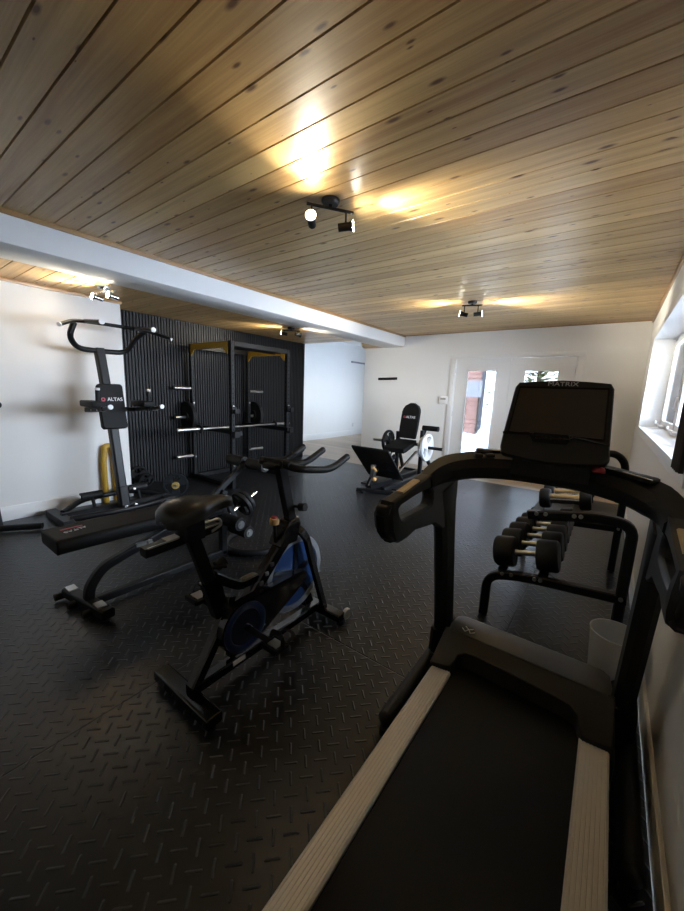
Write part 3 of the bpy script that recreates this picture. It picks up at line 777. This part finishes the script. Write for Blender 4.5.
# handlebars
P('handlebar_post', MB().bar([(BXc, 1.352, .66), (BXc, 1.262, 1.01)], .04, .06, up=(0, 1, 0)), black, t)
HBx = BXc+.035
hb = P('handlebar', MB().tube([(HBx-.10, 1.20, 1.03), (HBx+.10, 1.20, 1.03)], .017).bb(HBx-.045, HBx+.045, 1.15, 1.30, 1.0, 1.03, .01), rubber, t)
for s_ in (-1, 1):
    P('grip_horn', MB().tube([(HBx+s_*.02, 1.20, 1.03), (HBx+s_*.14, 1.21, 1.015), (HBx+s_*.165, 1.42, .985), (HBx+s_*.165, 1.56, 1.035)], .018, .09).ball((HBx+s_*.165, 1.56, 1.035), .018), rubber, hb)
    P('grip_horn', MB().tube([(HBx+s_*.05, 1.18, 1.03), (HBx+s_*.065, 1.33, 1.01), (HBx+s_*.07, 1.47, 1.07)], .0165, .08).ball((HBx+s_*.07, 1.47, 1.07), .0165), rubber, hb)
P('knob_stem', MB().cyl((BXc, 1.235, .60), (BXc, 1.225, .715), .009), black, t)
rk = P('resistance_knob', MB().lathe([(.001, .735), (.022, .73), (.026, .715), (.024, .70), (.001, .70)], 'z', (BXc, 1.225, 0), 18), amber, t, 'amber resistance knob')
P('knob_cap', MB().lathe([(.001, .742), (.014, .74), (.016, .733), (.001, .733)], 'z', (BXc, 1.225, 0), 16), redm, rk)
for k in range(4):
    yy = 1.08+k*.035; P('frame_bolt', MB().box((BXc+.03, yy, .395+k*.036), (.012, .02, .02), None, .003), brushed, t)
P('frame_sticker', MB().box((BXc+.0265, .98, .085), (.003, .07, .022)), whitepl, t)

# ------------------------------------------------------------------ weight bench with leg developer
BB = -2.42
t = thing('weight_bench', 'black flat weight bench with leg roller attachment, beside the power tower', 'weight bench', (BB, 1.2, 0))
P('foot_bar', MB().bar([(-2.665, .705, .045), (-2.205, .765, .045)], .075, .06), black, t, bev=.004)
for q in ((-2.62, .712), (-2.29, .752)):
    P('foot_plate', MB().box((q[0], q[1], .078), (.075, .05, .008)), brushed, t)
for q in ((-2.66, .64), (-2.50, .66), (-2.33, .68)):
    P('leveller_knob', MB().cyl((q[0], q[1]-.01, .03), (q[0], q[1]+.05, .03), .022, 14), rubber, t)
fr = MB()
fr.bar([(BB, .74, .06), (BB, .745, .14), (BB, .82, .245), (BB, 1.0, .30), (BB, 1.30, .385)], .055, .055, .1)
fr.bar([(BB, .76, .045), (BB, 1.72, .045)], .05, .05)
fr.bar([(BB, 1.70, .03), (BB, 1.70, .52)], .05, .06, up=(0, 1, 0))
fr.bar([(BB, 1.28, .38), (BB, 1.70, .40)], .05, .05)
P('frame', fr, black, t, bev=.003)
u = [(BB-.28, 2.10, .03), (BB-.22, 1.86, .03), (BB, 1.745, .03), (BB+.22, 1.86, .03), (BB+.30, 2.12, .03)]
P('front_leg', MB().tube(u, .028, .14), black, t)
P('selector_pin', MB().cyl((BB+.03, 1.10, .335), (BB+.06, 1.10, .335), .014).bb(BB+.02, BB+.035, 1.02, 1.12, .32, .345), brushed, t)
bp = MB().loft([[(BB+a*.138, y, .475+b*.042+dz) for a, b in ((-.9, -1), (.9, -1), (1, -.6), (1, .6), (.9, 1), (-.9, 1), (-1, .6), (-1, -.6))] for y, dz in ((.575, .012), (.59, .014), (.90, .01), (1.24, .0), (1.25, .0))])
back = P('backrest_pad', bp, vinyl, t, bev=.008)
P('seat_pad', MB().loft([[(BB+a*w_, y, .475+b*.042) for a, b in ((-.9, -1), (.9, -1), (1, -.6), (1, .6), (.9, 1), (-.9, 1), (-1, .6), (-1, -.6))] for y, w_ in ((1.265, .15), (1.28, .155), (1.58, .16), (1.60, .155))]), vinyl, t, bev=.008)
text('lettering', 'ALTAS', .038, letters, back, (BB+.01, .70, .5325), (.2, -1, 0), (1, .2, 0), 'pale lettering reading ALTAS', .0008, 1.1)
P('red_mark', MB().box((BB-.035, .695, .5325), (.018, .11, .0014)), redl, back)
P('developer_arm', MB().bar([(BB, 1.70, .52), (BB, 1.72, .56)], .05, .05, up=(0, 1, 0)).bar([(BB-.02, 1.60, .50), (BB-.02, 1.95, .755)], .03, .045).bar([(BB, 1.72, .50), (BB, 1.86, .22)], .04, .04, up=(0, 1, 0)), steelgrey, t)
def roller(y, z, r=.045):
    o = P('foam_roller', MB().cyl((BB+.03, y, z), (BB+.23, y, z), r, 22).cyl((BB-.23, y, z), (BB-.03, y, z), r, 22), rubber, t)
    P('roller_cap', MB().cyl((BB+.23, y, z), (BB+.238, y, z), r*.62, 18).cyl((BB+.236, y, z), (BB+.244, y, z), r*.35, 10), brushed, o, 'chrome end cap')
roller(1.95, .757, .046); roller(1.70, .335, .05); roller(1.78, .245, .05)
P('plate_post', MB().cyl((BB, 1.72, .325), (BB, 2.05, .48), .0145), chrome, t)

# ------------------------------------------------------------------ weight plates
def make_plate(name, label, R, th, mat, hubm, group, loc, rot=(0, 0, 0), spokes=3, solid=False):
    t = thing(name, label, 'weight plate', loc, group); h = th/2
    m = MB().lathe([(R*.80, -h*.6), (R*.84, -h), (R*.97, -h), (R, -h*.6), (R, h*.6), (R*.97, h), (R*.84, h), (R*.80, h*.6)], 'x', (0, 0, 0), 48)
    if solid: m.lathe([(R*.30, -h*.5), (R*.83, -h*.5), (R*.83, h*.5), (R*.30, h*.5)], 'x', (0, 0, 0), 48)
    for k in range(0 if solid else spokes):
        a = 2*PI*k/spokes+.5; a0, a1 = a-.42, a+.42; q = []
        for j in range(7):
            b = a0+(a1-a0)*j/6; q.append((R*.83*math.cos(b), R*.83*math.sin(b)))
        b0 = [(R*.27*math.cos(a+.9-1.8*j/4), R*.27*math.sin(a+.9-1.8*j/4)) for j in range(5)]
        m.prism(q + b0, th*.7, 'yz', -th*.35)
    m2 = MB().lathe([(.0255, -h), (R*.30, -h), (R*.33, -h*.6), (R*.33, h*.6), (R*.30, h), (.0255, h)], 'x', (0, 0, 0), 32)
    loc0 = V(t.location); t.location = (0, 0, 0)
    P('disc', m, mat, t); P('hub', m2, hubm, t)
    t.location = loc0; t.rotation_euler = rot
    return t
RX0, RX1, RYA, RYB_, RH = -4.98, -4.06, 3.03, 4.05, 1.965
PB = 'black weight plates'
make_plate('weight_plate', 'black weight plate on the middle left peg of the power rack', .222, .055, rubber, rubber, PB, (RX0, RYA-.10, .93), (0, 0, PI/2), 3, True)
make_plate('weight_plate', 'black weight plate on the far side peg of the power rack', .222, .055, rubber, rubber, PB, (RX0, RYB_+.12, .93), (0, 0, PI/2), 3, True)
fp = make_plate('weight_plate', 'small black weight plate with brass centre standing in front of power rack', .148, .04, steelgrey, rubber, PB, (-4.27, 2.33, .148), (0, 0, -.62))
P('brass_collar', MB().lathe([(.017, 0), (.046, 0), (.046, .03), (.017, .03)], 'x', (0, 0, 0), 10).xf(Matrix.Translation(V(fp.location)+V((.014, 0, 0)))), brass, fp, 'brass star collar')
P('bar_stub', MB().cyl((-.12, 0, 0), (.065, 0, 0), .015).xf(Matrix.Translation(V(fp.location))), brushed, fp)
make_plate('weight_plate', 'larger black plate leaning on the foot of the slat wall', .15, .03, rubber, rubber, PB, (XS+.10, 2.20, .148), (0, .2, .15))
make_plate('weight_plate', 'smaller black plate leaning against the larger one at the slat wall', .105, .03, rubber, rubber, PB, (XS+.185, 2.27, .104), (0, .25, .1))
make_plate('weight_plate', 'outer black plate loaded on the weight bench leg developer', .105, .03, rubber, rubber, PB, (BB, 1.935, .426), (0, -.44, PI/2))
make_plate('weight_plate', 'inner black plate loaded on the weight bench leg developer', .115, .03, rubber, rubber, PB, (BB, 1.895, .407), (0, -.44, PI/2))

# ------------------------------------------------------------------ power rack
t = thing('power_rack', 'black power rack with mustard yellow crossbeams against the slat wall', 'power rack', ((RX0+RX1)/2, (RYA+RYB_)/2, 0))
for x in (RX0, RX1):
    for y in (RYA, RYB_):
        up = P('upright', MB().bar([(x, y, .004), (x, y, RH)], .06, .06, up=(1, 0, 0)), black, t)
        hb_ = MB()
        for k in range(28):
            z = .22+k*.06
            hb_.cyl((x+.0305, y, z), (x+.0318, y, z), .010, 10).cyl((x, y-.0305, z), (x, y-.0318, z), .010, 10)
        merge(up, hb_, feltm)
        for z in (.33, .78, 1.13): P('bolt', MB().cyl((x+.03, y, z), (x+.042, y, z), .013, 10), brushed, up)
        P('foot_plate', MB().bb(x-.06, x+.07, y-.05, y+.05, 0, .008), black, t)
for y in (RYA, RYB_):
    P('crossbeam', MB().bb(RX0+.03, RX1-.03, y-.03, y+.03, RH-.075, RH).prism([(RX0+.03, RH-.075), (RX0+.03, RH-.16), (RX0+.05, RH-.16), (RX0+.13, RH-.075)], .012, 'xz', y-.036).prism([(RX1-.03, RH-.075), (RX1-.03, RH-.16), (RX1-.05, RH-.16), (RX1-.13, RH-.075)], .012, 'xz', y-.036), gold, t, 'mustard yellow crossbeam')
    P('safety_arm', MB().bb(RX0, RX1+.10, y+(.045 if y < 3.5 else -.085), y+(.085 if y < 3.5 else -.045), .745, .805).bb(RX1+.04, RX1+.11, y-.04, y+.04, .72, .80), black, t)
    P('bar_hook', MB().bb(RX1+.03, RX1+.05, y-.035, y+.035, 1.04, 1.13).bb(RX1+.03, RX1+.12, y-.035, y+.035, 1.04, 1.06).bb(RX1+.105, RX1+.12, y-.035, y+.035, 1.04, 1.10), black, t)
    P('base_tube', MB().bb(RX0, RX1, y-.03, y+.03, .005, .065), black, t)
for x in (RX0, RX1): P('top_tube', MB().bb(x-.03, x+.03, RYA+.03, RYB_-.03, RH-.06, RH), black, t)
P('base_tube', MB().bb(RX0-.03, RX0+.03, RYA+.03, RYB_-.03, .005, .065), black, t)
P('pull_up_bar', MB().tube([(RX1-.25, RYA+.03, RH-.05), (RX1-.25, RYB_-.03, RH-.05)], .016).tube([(RX1-.12, RYA+.03, RH-.05), (RX1-.12, RYB_-.03, RH-.05)], .016).tube([(RX1-.25, RYA+.35, RH-.05), (RX1-.12, RYA+.35, RH-.05)], .016).tube([(RX1-.25, RYB_-.35, RH-.05), (RX1-.12, RYB_-.35, RH-.05)], .016), black, t)
for z in (1.34, .925, .345):
    P('plate_peg', MB().cyl((RX0, RYA-.03, z), (RX0, RYA-.28, z), .0245), brushed, t)
    P('plate_peg', MB().cyl((RX0, RYB_+.03, z-.02), (RX0, RYB_+.31, z-.02), .0245), brushed, t)
bt = thing('barbell', 'long steel barbell resting across the power rack safety arms', 'barbell', (-4.28, 3.4, .83))
P('shaft', MB().cyl((-4.28, 2.40, .828), (-4.28, 4.30, .828), .0145), brushed, bt)
P('sleeve', MB().cyl((-4.28, 2.39, .828), (-4.28, 2.68, .828), .024), brushed, bt)
P('sleeve', MB().cyl((-4.28, 4.02, .828), (-4.28, 4.31, .828), .024), brushed, bt)
for y, lb in ((2.70, 'black ring collar near the left end of the barbell'), (4.0, 'black ring collar near the right end of the barbell')):
    tag(P('barbell_collar', MB().lathe([(.026, -.012), (.05, -.012), (.055, -.006), (.055, .006), (.05, .012), (.026, .012)], 'y', (-4.28, y, .828), 24).bb(-4.285, -4.275, y-.006, y+.006, .87, .91), rubber), lb, 'collar', 'barbell collars')

# ------------------------------------------------------------------ power tower
t = thing('power_tower', 'tall black pull-up and dip tower standing before the white left wall', 'power tower', (-4.2, 1.66, 0))
cy0 = 1.655
P('upright', MB().bar([(-4.06, cy0-.02, .05), (-4.20, cy0-.025, .95), (-4.36, cy0-.04, 1.72)], .085, .085, up=(1, 0, 0)), steelgrey, t, bev=.003)
P('upright_sleeve', MB().bar([(-4.055, cy0-.02, .06), (-4.09, cy0-.02, .30)], .10, .10, up=(1, 0, 0)), black, t, bev=.003)
P('foot', MB().bb(-4.50, -3.98, 1.07, 1.16, .0, .075), steelgrey, t, bev=.004)
P('foot', MB().bb(-4.50, -3.98, 2.11, 2.19, .0, .075), steelgrey, t, bev=.004)
P('base_frame', MB().bar([(-4.22, 1.12, .06), (-4.22, 2.19, .06)], .06, .06).tube([(-4.30, 1.16, .07), (-4.50, 1.40, .12), (-4.50, 1.90, .12), (-4.30, 2.15, .07)], .028, .14).tube([(-4.05, 1.14, .07), (-3.98, cy0-.12, .07), (-3.98, cy0+.14, .07), (-4.05, 2.17, .07)], .03, .12).bar([(-4.22, cy0, .06), (-3.96, cy0+.02, .06)], .06, .06), black, t)
for y in (1.42, 1.88):
    rl = P('foot_roller', MB().cyl((-4.30, y-.10, .20), (-4.30, y+.10, .20), .04, 18).tube([(-4.30, y, .20), (-4.22, y, .06)], .016), rubber, t)
    P('roller_cap', MB().cyl((-4.30, y-.106, .20), (-4.30, y-.10, .20), .022), chrome, rl)
for p in ((-4.00, cy0-.03, .10), (-4.00, cy0+.07, .10), (-4.02, cy0+.07, .27)): P('bolt', MB().cyl(p, (p[0]+.02, p[1], p[2]), .014, 10), chrome, t)
# back pad
pr = [(-.95, -1), (.95, -1), (1, -.96), (1, .96), (.95, 1), (-.95, 1), (-1, .96), (-1, -.96)]
padc, tl = V((-4.185, cy0-.03, 1.13)), Matrix.Rotation(-.17, 3, 'Y')
prr = [(math.copysign(1-.26+.26*abs(math.cos(q)), math.cos(q)), math.copysign(1-.14+.14*abs(math.sin(q)), math.sin(q))) for q in [2*PI*(i+.5)/24 for i in range(24)]]
pd = MB().loft([[padc + tl @ V((d, .118*k*a, .232*k*b)) for a, b in prr] for d, k in ((-.02, .97), (0, 1), (.04, 1), (.055, .95))])
pad = P('back_pad', pd, vinyl, t)
R_, U_ = V((0, 1, 0)), tl @ V((0, 0, 1)); N_ = tl @ V((1, 0, 0))
text('lettering', 'ALTAS', .05, letters, pad, padc + N_*.056 + U_*.07 + R_*.025, R_, U_, 'pale lettering reading ALTAS', .0008, 1.0)
P('red_mark', MB().lathe([(.010, 0), (.020, 0), (.020, .002), (.010, .002)], 'x', (0, 0, 0), 24).xf(Matrix.Translation(padc+N_*.056+U_*.07-R_*.085) @ tl.to_4x4()), redl, pad)
# dip arms
for y in (1.405, 1.875):
    arm = P('dip_arm', MB().bar([(-4.22, cy0-.02, 1.10), (-4.22, y, 1.10), (-3.78, y, 1.135)], .045, .045, .05).tube([(-3.80, y, 1.13), (-3.64, y, 1.16)], .018).tube([(-3.92, y, 1.14), (-3.90, y, 1.31)], .018), black, t)
    P('elbow_pad', MB().bb(-4.19, -3.88, y-.06, y+.06, 1.14, 1.20, .012), vinyl, arm)
    P('grip_cap', MB().cyl((-3.645, y, 1.159), (-3.63, y, 1.162), .022), whitepl, arm, 'white grip end cap')
    P('grip_cap', MB().cyl((-3.90, y, 1.305), (-3.898, y, 1.325), .021), whitepl, arm, 'white grip end cap')
    P('bolt', MB().cyl((-4.00, y-.03, 1.115), (-4.00, y+.03, 1.115), .009, 8), chrome, arm)
    P('bolt', MB().cyl((-3.86, y-.03, 1.12), (-3.86, y+.03, 1.12), .009, 8), chrome, arm)
# pull-up bars
pu = P('pull_up_frame', MB().tube([(-4.22, cy0-.285, 1.93), (-4.24, cy0-.33, 1.80), (-4.34, cy0-.24, 1.70), (-4.35, cy0, 1.695), (-4.34, cy0+.22, 1.70), (-4.24, cy0+.28, 1.86), (-4.16, cy0+.36, 1.945)], .026, .12), black, t)
P('pull_up_bar', MB().tube([(-4.02, cy0-.46, 1.87), (-4.17, cy0-.30, 1.945), (-4.18, cy0, 1.95), (-4.17, cy0+.36, 1.95), (-4.02, cy0+.55, 1.875)], .017, .1), black, pu)
for y in (cy0-.21, cy0+.25):
    q = P('pull_up_grip', MB().tube([(-4.17, y, 1.95), (-3.80, y, 1.915)], .018), black, pu)
    P('grip_cap', MB().cyl((-3.80, y, 1.915), (-3.785, y, 1.914), .023), whitepl, q, 'white grip end cap')
P('grip_cap', MB().cyl((-4.02, cy0-.46, 1.87), (-4.01, cy0-.47, 1.866), .019), whitepl, pu, 'white grip end cap')
P('grip_cap', MB().cyl((-4.02, cy0+.55, 1.875), (-4.01, cy0+.56, 1.871), .019), whitepl, pu, 'white grip end cap')

# mustard loop leaning behind the tower
yl = MB().tube([(-4.60, 1.665, .004), (-4.605, 1.665, .50), (-4.61, 1.69, .66), (-4.61, 1.76, .66), (-4.61, 1.785, .50), (-4.61, 1.785, .004)], .031, .06, 14)
tag(P('exercise_bar', yl, gold), 'mustard yellow bent tube leaning on the white wall behind the power tower', 'bent tube')

# equipment cut by the left edge
t = thing('stretch_cage', 'black tubular machine just showing at the far left edge', 'exercise machine', (-4.35, .62, 0))
P('upright', MB().bar([(-4.36, .70, .02), (-4.44, .64, 1.3)], .04, .05, up=(1, 0, 0)), steelgrey, t)
P('foot_bar', MB().tube([(-4.42, .45, .035), (-4.30, .72, .035), (-4.14, .95, .035)], .03, .1), black, t)
P('grip', MB().cyl((-4.10, .655, 1.165), (-4.0, .730, 1.165), .022).bar([(-4.43, .64, 1.165), (-4.10, .66, 1.165)], .03, .03), rubber, t)

# ------------------------------------------------------------------ leg press
LX = -2.67
t = thing('leg_press', 'black seated leg press with tilted footplate in front of the hook wall', 'leg press', (LX, 5.2, 0))
fpl = P('footplate', MB().loft([[(LX+.03+a*.305, 4.24+v*.50, .60-v*.485+o_) for a, v in ((-1, 0), (1, 0), (1, 1), (-1, 1))] for o_ in (0, .03)]), plastic, t, bev=.004)
ga = MB()
for v in (.38, .5, .68): ga.box((LX+.03, 4.24+v*.5-.004, .60-v*.485-.003), (.12, .012, .008)); ga.box((LX+.2, 4.24+v*.5-.004, .60-v*.485-.003), (.10, .012, .008))
merge(fpl, ga, black)
P('footplate_arm', MB().bar([(LX+.0, 4.55, .27), (LX-.0, 4.40, .19), (LX, 4.28, .05)], .05, .05, .05).bar([(LX+.03, 4.62, .26), (LX+.03, 5.0, .42)], .05, .06), black, t)
P('selector_knob', MB().cyl((LX+.10, 4.33, .30), (LX+.12, 4.22, .36), .018).ball((LX+.15, 4.22, .20), .03, 14), amber, t, 'amber selector knob')
P('bracket', MB().bb(LX+.04, LX+.10, 4.28, 4.34, .20, .38, .005), brushed, t)
P('front_foot', MB().bar([(LX-.08, 4.14, .03), (LX+.52, 4.36, .03)], .06, .05).cyl((LX+.04, 4.12, .03), (LX+.04, 4.12, .0), .03), black, t)
mf = MB().bar([(LX+.05, 4.26, .045), (LX+.05, 5.95, .045)], .06, .07).bar([(LX+.25, 4.3, .05), (LX+.25, 5.6, .05)], .06, .06).bar([(LX+.22, 5.55, .02), (LX+.22, 5.55, .80)], .06, .06, up=(0, 1, 0)).bar([(LX-.22, 5.55, .02), (LX-.22, 5.55, .75)], .06, .06, up=(0, 1, 0)).bar([(LX-.25, 5.55, .56), (LX+.25, 5.55, .56)], .05, .05).bar([(LX+.22, 5.58, .50), (LX+.30, 5.98, .02)], .05, .05, up=(1, 0, 0)).bar([(LX-.22, 5.58, .50), (LX-.30, 5.98, .02)], .05, .05, up=(1, 0, 0)).bar([(LX-.36, 5.97, .03), (LX+.36, 5.97, .03)], .06, .05)
P('frame', mf, black, t)
P('guide_rod', MB().cyl((LX+.17, 4.72, .12), (LX+.19, 5.42, .46), .02).cyl((LX-.17, 4.72, .12), (LX-.19, 5.42, .46), .02), chrome, t)
P('floor_tray', MB().bb(LX-.28, LX+.42, 4.55, 6.0, .0, .02), rubber, t)
P('seat', MB().loft([[(LX+a*w_, y, z+b*.035) for a, b in pr] for y, z, w_ in ((5.02, .50, .17), (5.06, .52, .195), (5.42, .60, .185), (5.45, .61, .17))]), vinyl, t, bev=.008)
bk = []
for v in range(13):
    f = v/12; z = .66+f*.575; wv = .16 if f < .72 else .16*math.sqrt(max(.02, 1-((f-.72)/.285)**2))
    wv = wv*(.94+.06*min(1, f*3))
    bk.append([(LX+a*wv, 5.45+f*.13+d, z) for a, d in ((-1, .0), (-.96, -.035), (.96, -.035), (1, 0), (.96, .035), (-.96, .035))])
bo_ = P('backrest', MB().loft(bk), vinyl, t)
text('lettering', 'ALTAS', .055, letters, bo_, (LX+.02, 5.486, 1.005), (1, 0, 0), (0, .21, .98), 'pale lettering reading ALTAS', .001, 1.05)
P('red_mark', MB().lathe([(.010, 0), (.021, 0), (.021, .002), (.010, .002)], 'y', (LX-.09, 5.484, 1.005), 20), redl, bo_)
P('side_handle', MB().tube([(LX-.24, 5.55, .56), (LX-.24, 5.28, .62), (LX-.23, 5.26, .74)], .016, .05).tube([(LX+.24, 5.55, .56), (LX+.24, 5.28, .60), (LX+.25, 5.24, .66)], .016, .05), rubber, t)
P('shoulder_roller', MB().cyl((LX+.20, 5.60, .84), (LX+.47, 5.60, .84), .042, 20).bar([(LX+.22, 5.57, .70), (LX+.26, 5.60, .84)], .04, .04), vinyl, t)
P('plate_peg', MB().cyl((LX+.25, 5.45, .545), (LX+.62, 5.45, .545), .025), black, t)
P('plate_peg', MB().cyl((LX-.25, 5.45, .575), (LX-.64, 5.45, .575), .025), brushed, t)
P('peg_cap', MB().cyl((LX+.62, 5.45, .545), (LX+.632, 5.45, .545), .026), brushed, t)
make_plate('weight_plate', 'white spoked weight plate on the right peg of the leg press', .222, .05, plate_w, plate_w, 'leg press plates', (LX+.36, 5.45, .545))
make_plate('weight_plate', 'inner white plate half hidden behind the outer one on the leg press', .165, .04, plate_w, plate_w, 'leg press plates', (LX+.285, 5.45, .545))
make_plate('weight_plate', 'black weight plate on the left peg of the leg press', .19, .05, rubber, rubber, 'leg press plates', (LX-.35, 5.45, .575))

# ------------------------------------------------------------------ far wall fittings
t = thing('hook_rail', 'small black hook rail on the beige far wall left of the french doors', 'hook rail', (-3.79, YF, 1.67))
P('rail', MB().box((-3.79, YF-.009, 1.672), (.44, .018, .05), Matrix.Rotation(-.03, 3, 'Y'), .004), black, t)
for k in range(5):
    x = -3.96+k*.085
    P('hook', MB().tube([(x, YF-.018, 1.66), (x, YF-.05, 1.65), (x, YF-.055, 1.685)], .008, .015, 8), black, t)
t = thing('thermostat', 'white thermostat box on the far wall beside the left french door', 'thermostat', (-2.60, YF, 1.30))
P('housing', MB().bb(-2.655, -2.49, YF-.03, YF+.001, 1.225, 1.36, .008), whitepl, t)
P('display', MB().bb(-2.625, -2.52, YF-.033, YF-.028, 1.30, 1.335, .001), pm('grey_lcd', (.3, .31, .29), .3), t)
t = thing('handrail', 'thin grey rail high on the bright passage wall', 'rail', (BW, 9.6, 2.29))
P('bar', MB().bar([(BW+.07, 9.4, 2.29), (BW+.07, 10.6, 2.29)], .03, .05), pm('grey_metal', (.3, .31, .33), .4, .5), t)
for y in (9.6, 10.4): P('bracket', MB().bb(BW, BW+.08, y-.015, y+.015, 2.285, 2.315), black, t)
t = thing('wall_socket', 'white wall socket low on the bright passage wall', 'socket', (BW, 9.7, .3))
P('plate', MB().bb(BW-.001, BW+.008, 9.66, 9.74, .27, .39, .002), whitepl, t)
P('outlet', MB().bb(BW+.007, BW+.010, 9.68, 9.72, .285, .322, .001).bb(BW+.007, BW+.010, 9.68, 9.72, .338, .375, .001), pm('ivory_plastic', (.6, .6, .58), .4), t)

# ------------------------------------------------------------------ outside
def bump_ground():
    m = MB(); nx, ny = 60, 50; vs = []
    for j in range(ny+1):
        row = []
        for i in range(nx+1):
            x = -4.2+i*(22/nx); y = 6.83+j*(24/ny)
            z = -.22 + .05*math.sin(x*1.7)*math.cos(y*1.3)
            z += 2.2*math.exp(-(((x+2.55)/.75)**2+((y-12.6)/1.2)**2)) + .62*math.exp(-(((x+3.1)/.9)**2+((y-9.7)/.8)**2)) + random.uniform(-.03, .03)
            row.append(m.bm.verts.new((x, y, z if y > 7.4 else min(z, -.1))))
        vs.append(row)
    for j in range(ny):
        for i in range(nx): m.bm.faces.new((vs[j][i], vs[j][i+1], vs[j+1][i+1], vs[j+1][i]))
    return m
g = P('snow_ground', bump_ground(), snow); g['kind'] = 'structure'
struct('ground_side', MB().bb(.55, 20, -12, 6.83, -.4, -.15), pm('darkened_packed_snow', (.36, .37, .39), .85, vary=.2, vscale=3))  # snow colour darkened to cut the light bounced up under the beam
t = thing('neighbour_house', 'pinkish brown clapboard house outside, seen through the left french door', 'house', (-6.0, 15.5, -.2))
P('wall', MB().prism([(-8.6, 14.2), (-3.98, 14.2), (-5.3, 18.2), (-8.6, 18.2)], 4.5, 'xy', -.3), siding, t)
P('corner_board', MB().bb(-4.06, -3.93, 14.14, 14.22, -.3, 4.2), pm('dark_grey_trim', (.09, .09, .1), .6), t)
P('roof', MB().prism([(-9, 4.15), (-3.6, 4.15), (-3.6, 4.35), (-6.3, 6.0), (-9, 4.35)], 4.4, 'xz', 13.9), snow, t)
t = thing('signboard', 'pale board fixed on the pinkish house outside the left door', 'board', (-4.1, 13.5, -.2))
P('panel', MB().bb(-4.52, -3.84, 13.48, 13.53, 1.36, 1.94), signm, t)
for x in (-4.4, -3.92): P('post', MB().bb(x-.03, x+.03, 13.53, 13.60, -.3, 1.9), bark, t)
rails = MB()
for z in (1.50, 1.66, 1.82): rails.bb(-4.46, -3.90, 13.472, 13.482, z, z+.03)
P('slat', rails, pm('mid_grey_trim', (.35, .36, .38), .6), t)
def tree(x, y, hgt, rad, label):
    t = thing('conifer', label, 'tree', (x, y, -.2), 'snowy trees beyond the yard')
    P('trunk', MB().cyl((x, y, -.3), (x, y, hgt*.9), .12, 10, .03), bark, t)
    m = MB()
    for k in range(420):
        f = random.random()**.8; z = .4+f*(hgt-.4); r = rad*(1-f*.85)*math.sqrt(random.random()); a = random.uniform(0, 2*PI)
        c = V((x+r*math.cos(a), y+r*math.sin(a), z)); d = V((math.cos(a), math.sin(a), random.uniform(-.3, .3))); s_ = random.uniform(.12, .26)
        w_ = V((-d.y, d.x, random.uniform(-.3, .3)))*s_*.5
        q = [m.bm.verts.new(c-w_), m.bm.verts.new(c+d*s_*1.3+V((0, 0, .05))), m.bm.verts.new(c+w_), m.bm.verts.new(c-d*s_*.6-V((0, 0, .07)))]
        m.bm.faces.new((q[0], q[1], q[2])); m.bm.faces.new((q[0], q[2], q[3])); m.bm.faces.new((q[0], q[3], q[1])); m.bm.faces.new((q[1], q[3], q[2]))
    P('foliage', m, leaf, t)
tree(-4.75, 20.3, 6.5, 1.6, 'tall snowy conifer beside the pinkish house outside the left door')
tree(-2.6, 17.0, 5.0, 1.05, 'snowy conifer seen through the left part of the right door')
tree(-.4, 17.6, 5.2, 1.25, 'snowy conifer seen through the right part of the right door')

tree(1.15, 11.5, 4.4, .95, 'dark spruce close outside, glimpsed through the right wall window')

# ------------------------------------------------------------------ light
w = bpy.data.worlds.new('sky'); SC.world = w; w.use_nodes = True
nt = w.node_tree; bg = nt.nodes['Background']
tc = nt.nodes.new('ShaderNodeTexCoord'); sp_ = nt.nodes.new('ShaderNodeSeparateXYZ'); nt.links.new(tc.outputs['Generated'], sp_.inputs[0])
mr = nt.nodes.new('ShaderNodeMapRange'); mr.inputs[1].default_value = -.1; mr.inputs[2].default_value = .9
nt.links.new(sp_.outputs[2], mr.inputs[0])
cr = nt.nodes.new('ShaderNodeValToRGB'); cr.color_ramp.elements[0].color = (.80, .88, 1.0, 1); cr.color_ramp.elements[1].color = (.66, .80, 1.0, 1)
nt.links.new(mr.outputs[0], cr.inputs[0]); nt.links.new(cr.outputs[0], bg.inputs[0])
bg.inputs[1].default_value = 12.5
def portal(loc, rot, sx, sy):
    L_ = bpy.data.lights.new('daylight_portal', 'AREA'); L_.shape = 'RECTANGLE'; L_.size = sx; L_.size_y = sy; L_.cycles.is_portal = True
    o = bpy.data.objects.new('daylight_portal', L_); C.objects.link(o); o.location = loc; o.rotation_euler = rot
portal((XR+.245, (WY0+WY1)/2, (WZ0+WZ1)/2), (0, PI/2, 0), WZ1-WZ0, WY1-WY0)
portal(((DX0+DX1)/2, YF+.15, 1.03), (-PI/2, 0, 0), DX1-DX0, DZ)
portal((-4.25, 8.65, 1.55), (0, PI/2, 0), 1.1, 1.9)

# ------------------------------------------------------------------ camera
cam = bpy.data.cameras.new('camera'); cam.sensor_fit = 'HORIZONTAL'; cam.sensor_width = 36; cam.lens = 36*362.674/684
cam.clip_start = .02
co = bpy.data.objects.new('camera', cam); C.objects.link(co)
R = Matrix(((.80217976, -.13396402, .58186019), (.59585684, .11719978, -.79449282), (.03823956, .98403143, .17383867)))
co.matrix_world = Matrix.Translation((0, 0, H)) @ R.to_4x4()
SC.camera = co
vs_ = SC.view_settings; vs_.view_transform = 'Standard'; vs_.look = 'None'; vs_.gamma = 1; vs_.use_curve_mapping = False
vs_.exposure = 1.85
SC.cycles.use_denoising = True
SC.cycles.max_bounces = 10; SC.cycles.diffuse_bounces = 6; SC.cycles.glossy_bounces = 4; SC.cycles.transparent_max_bounces = 8
SC.cycles.sample_clamp_indirect = 6
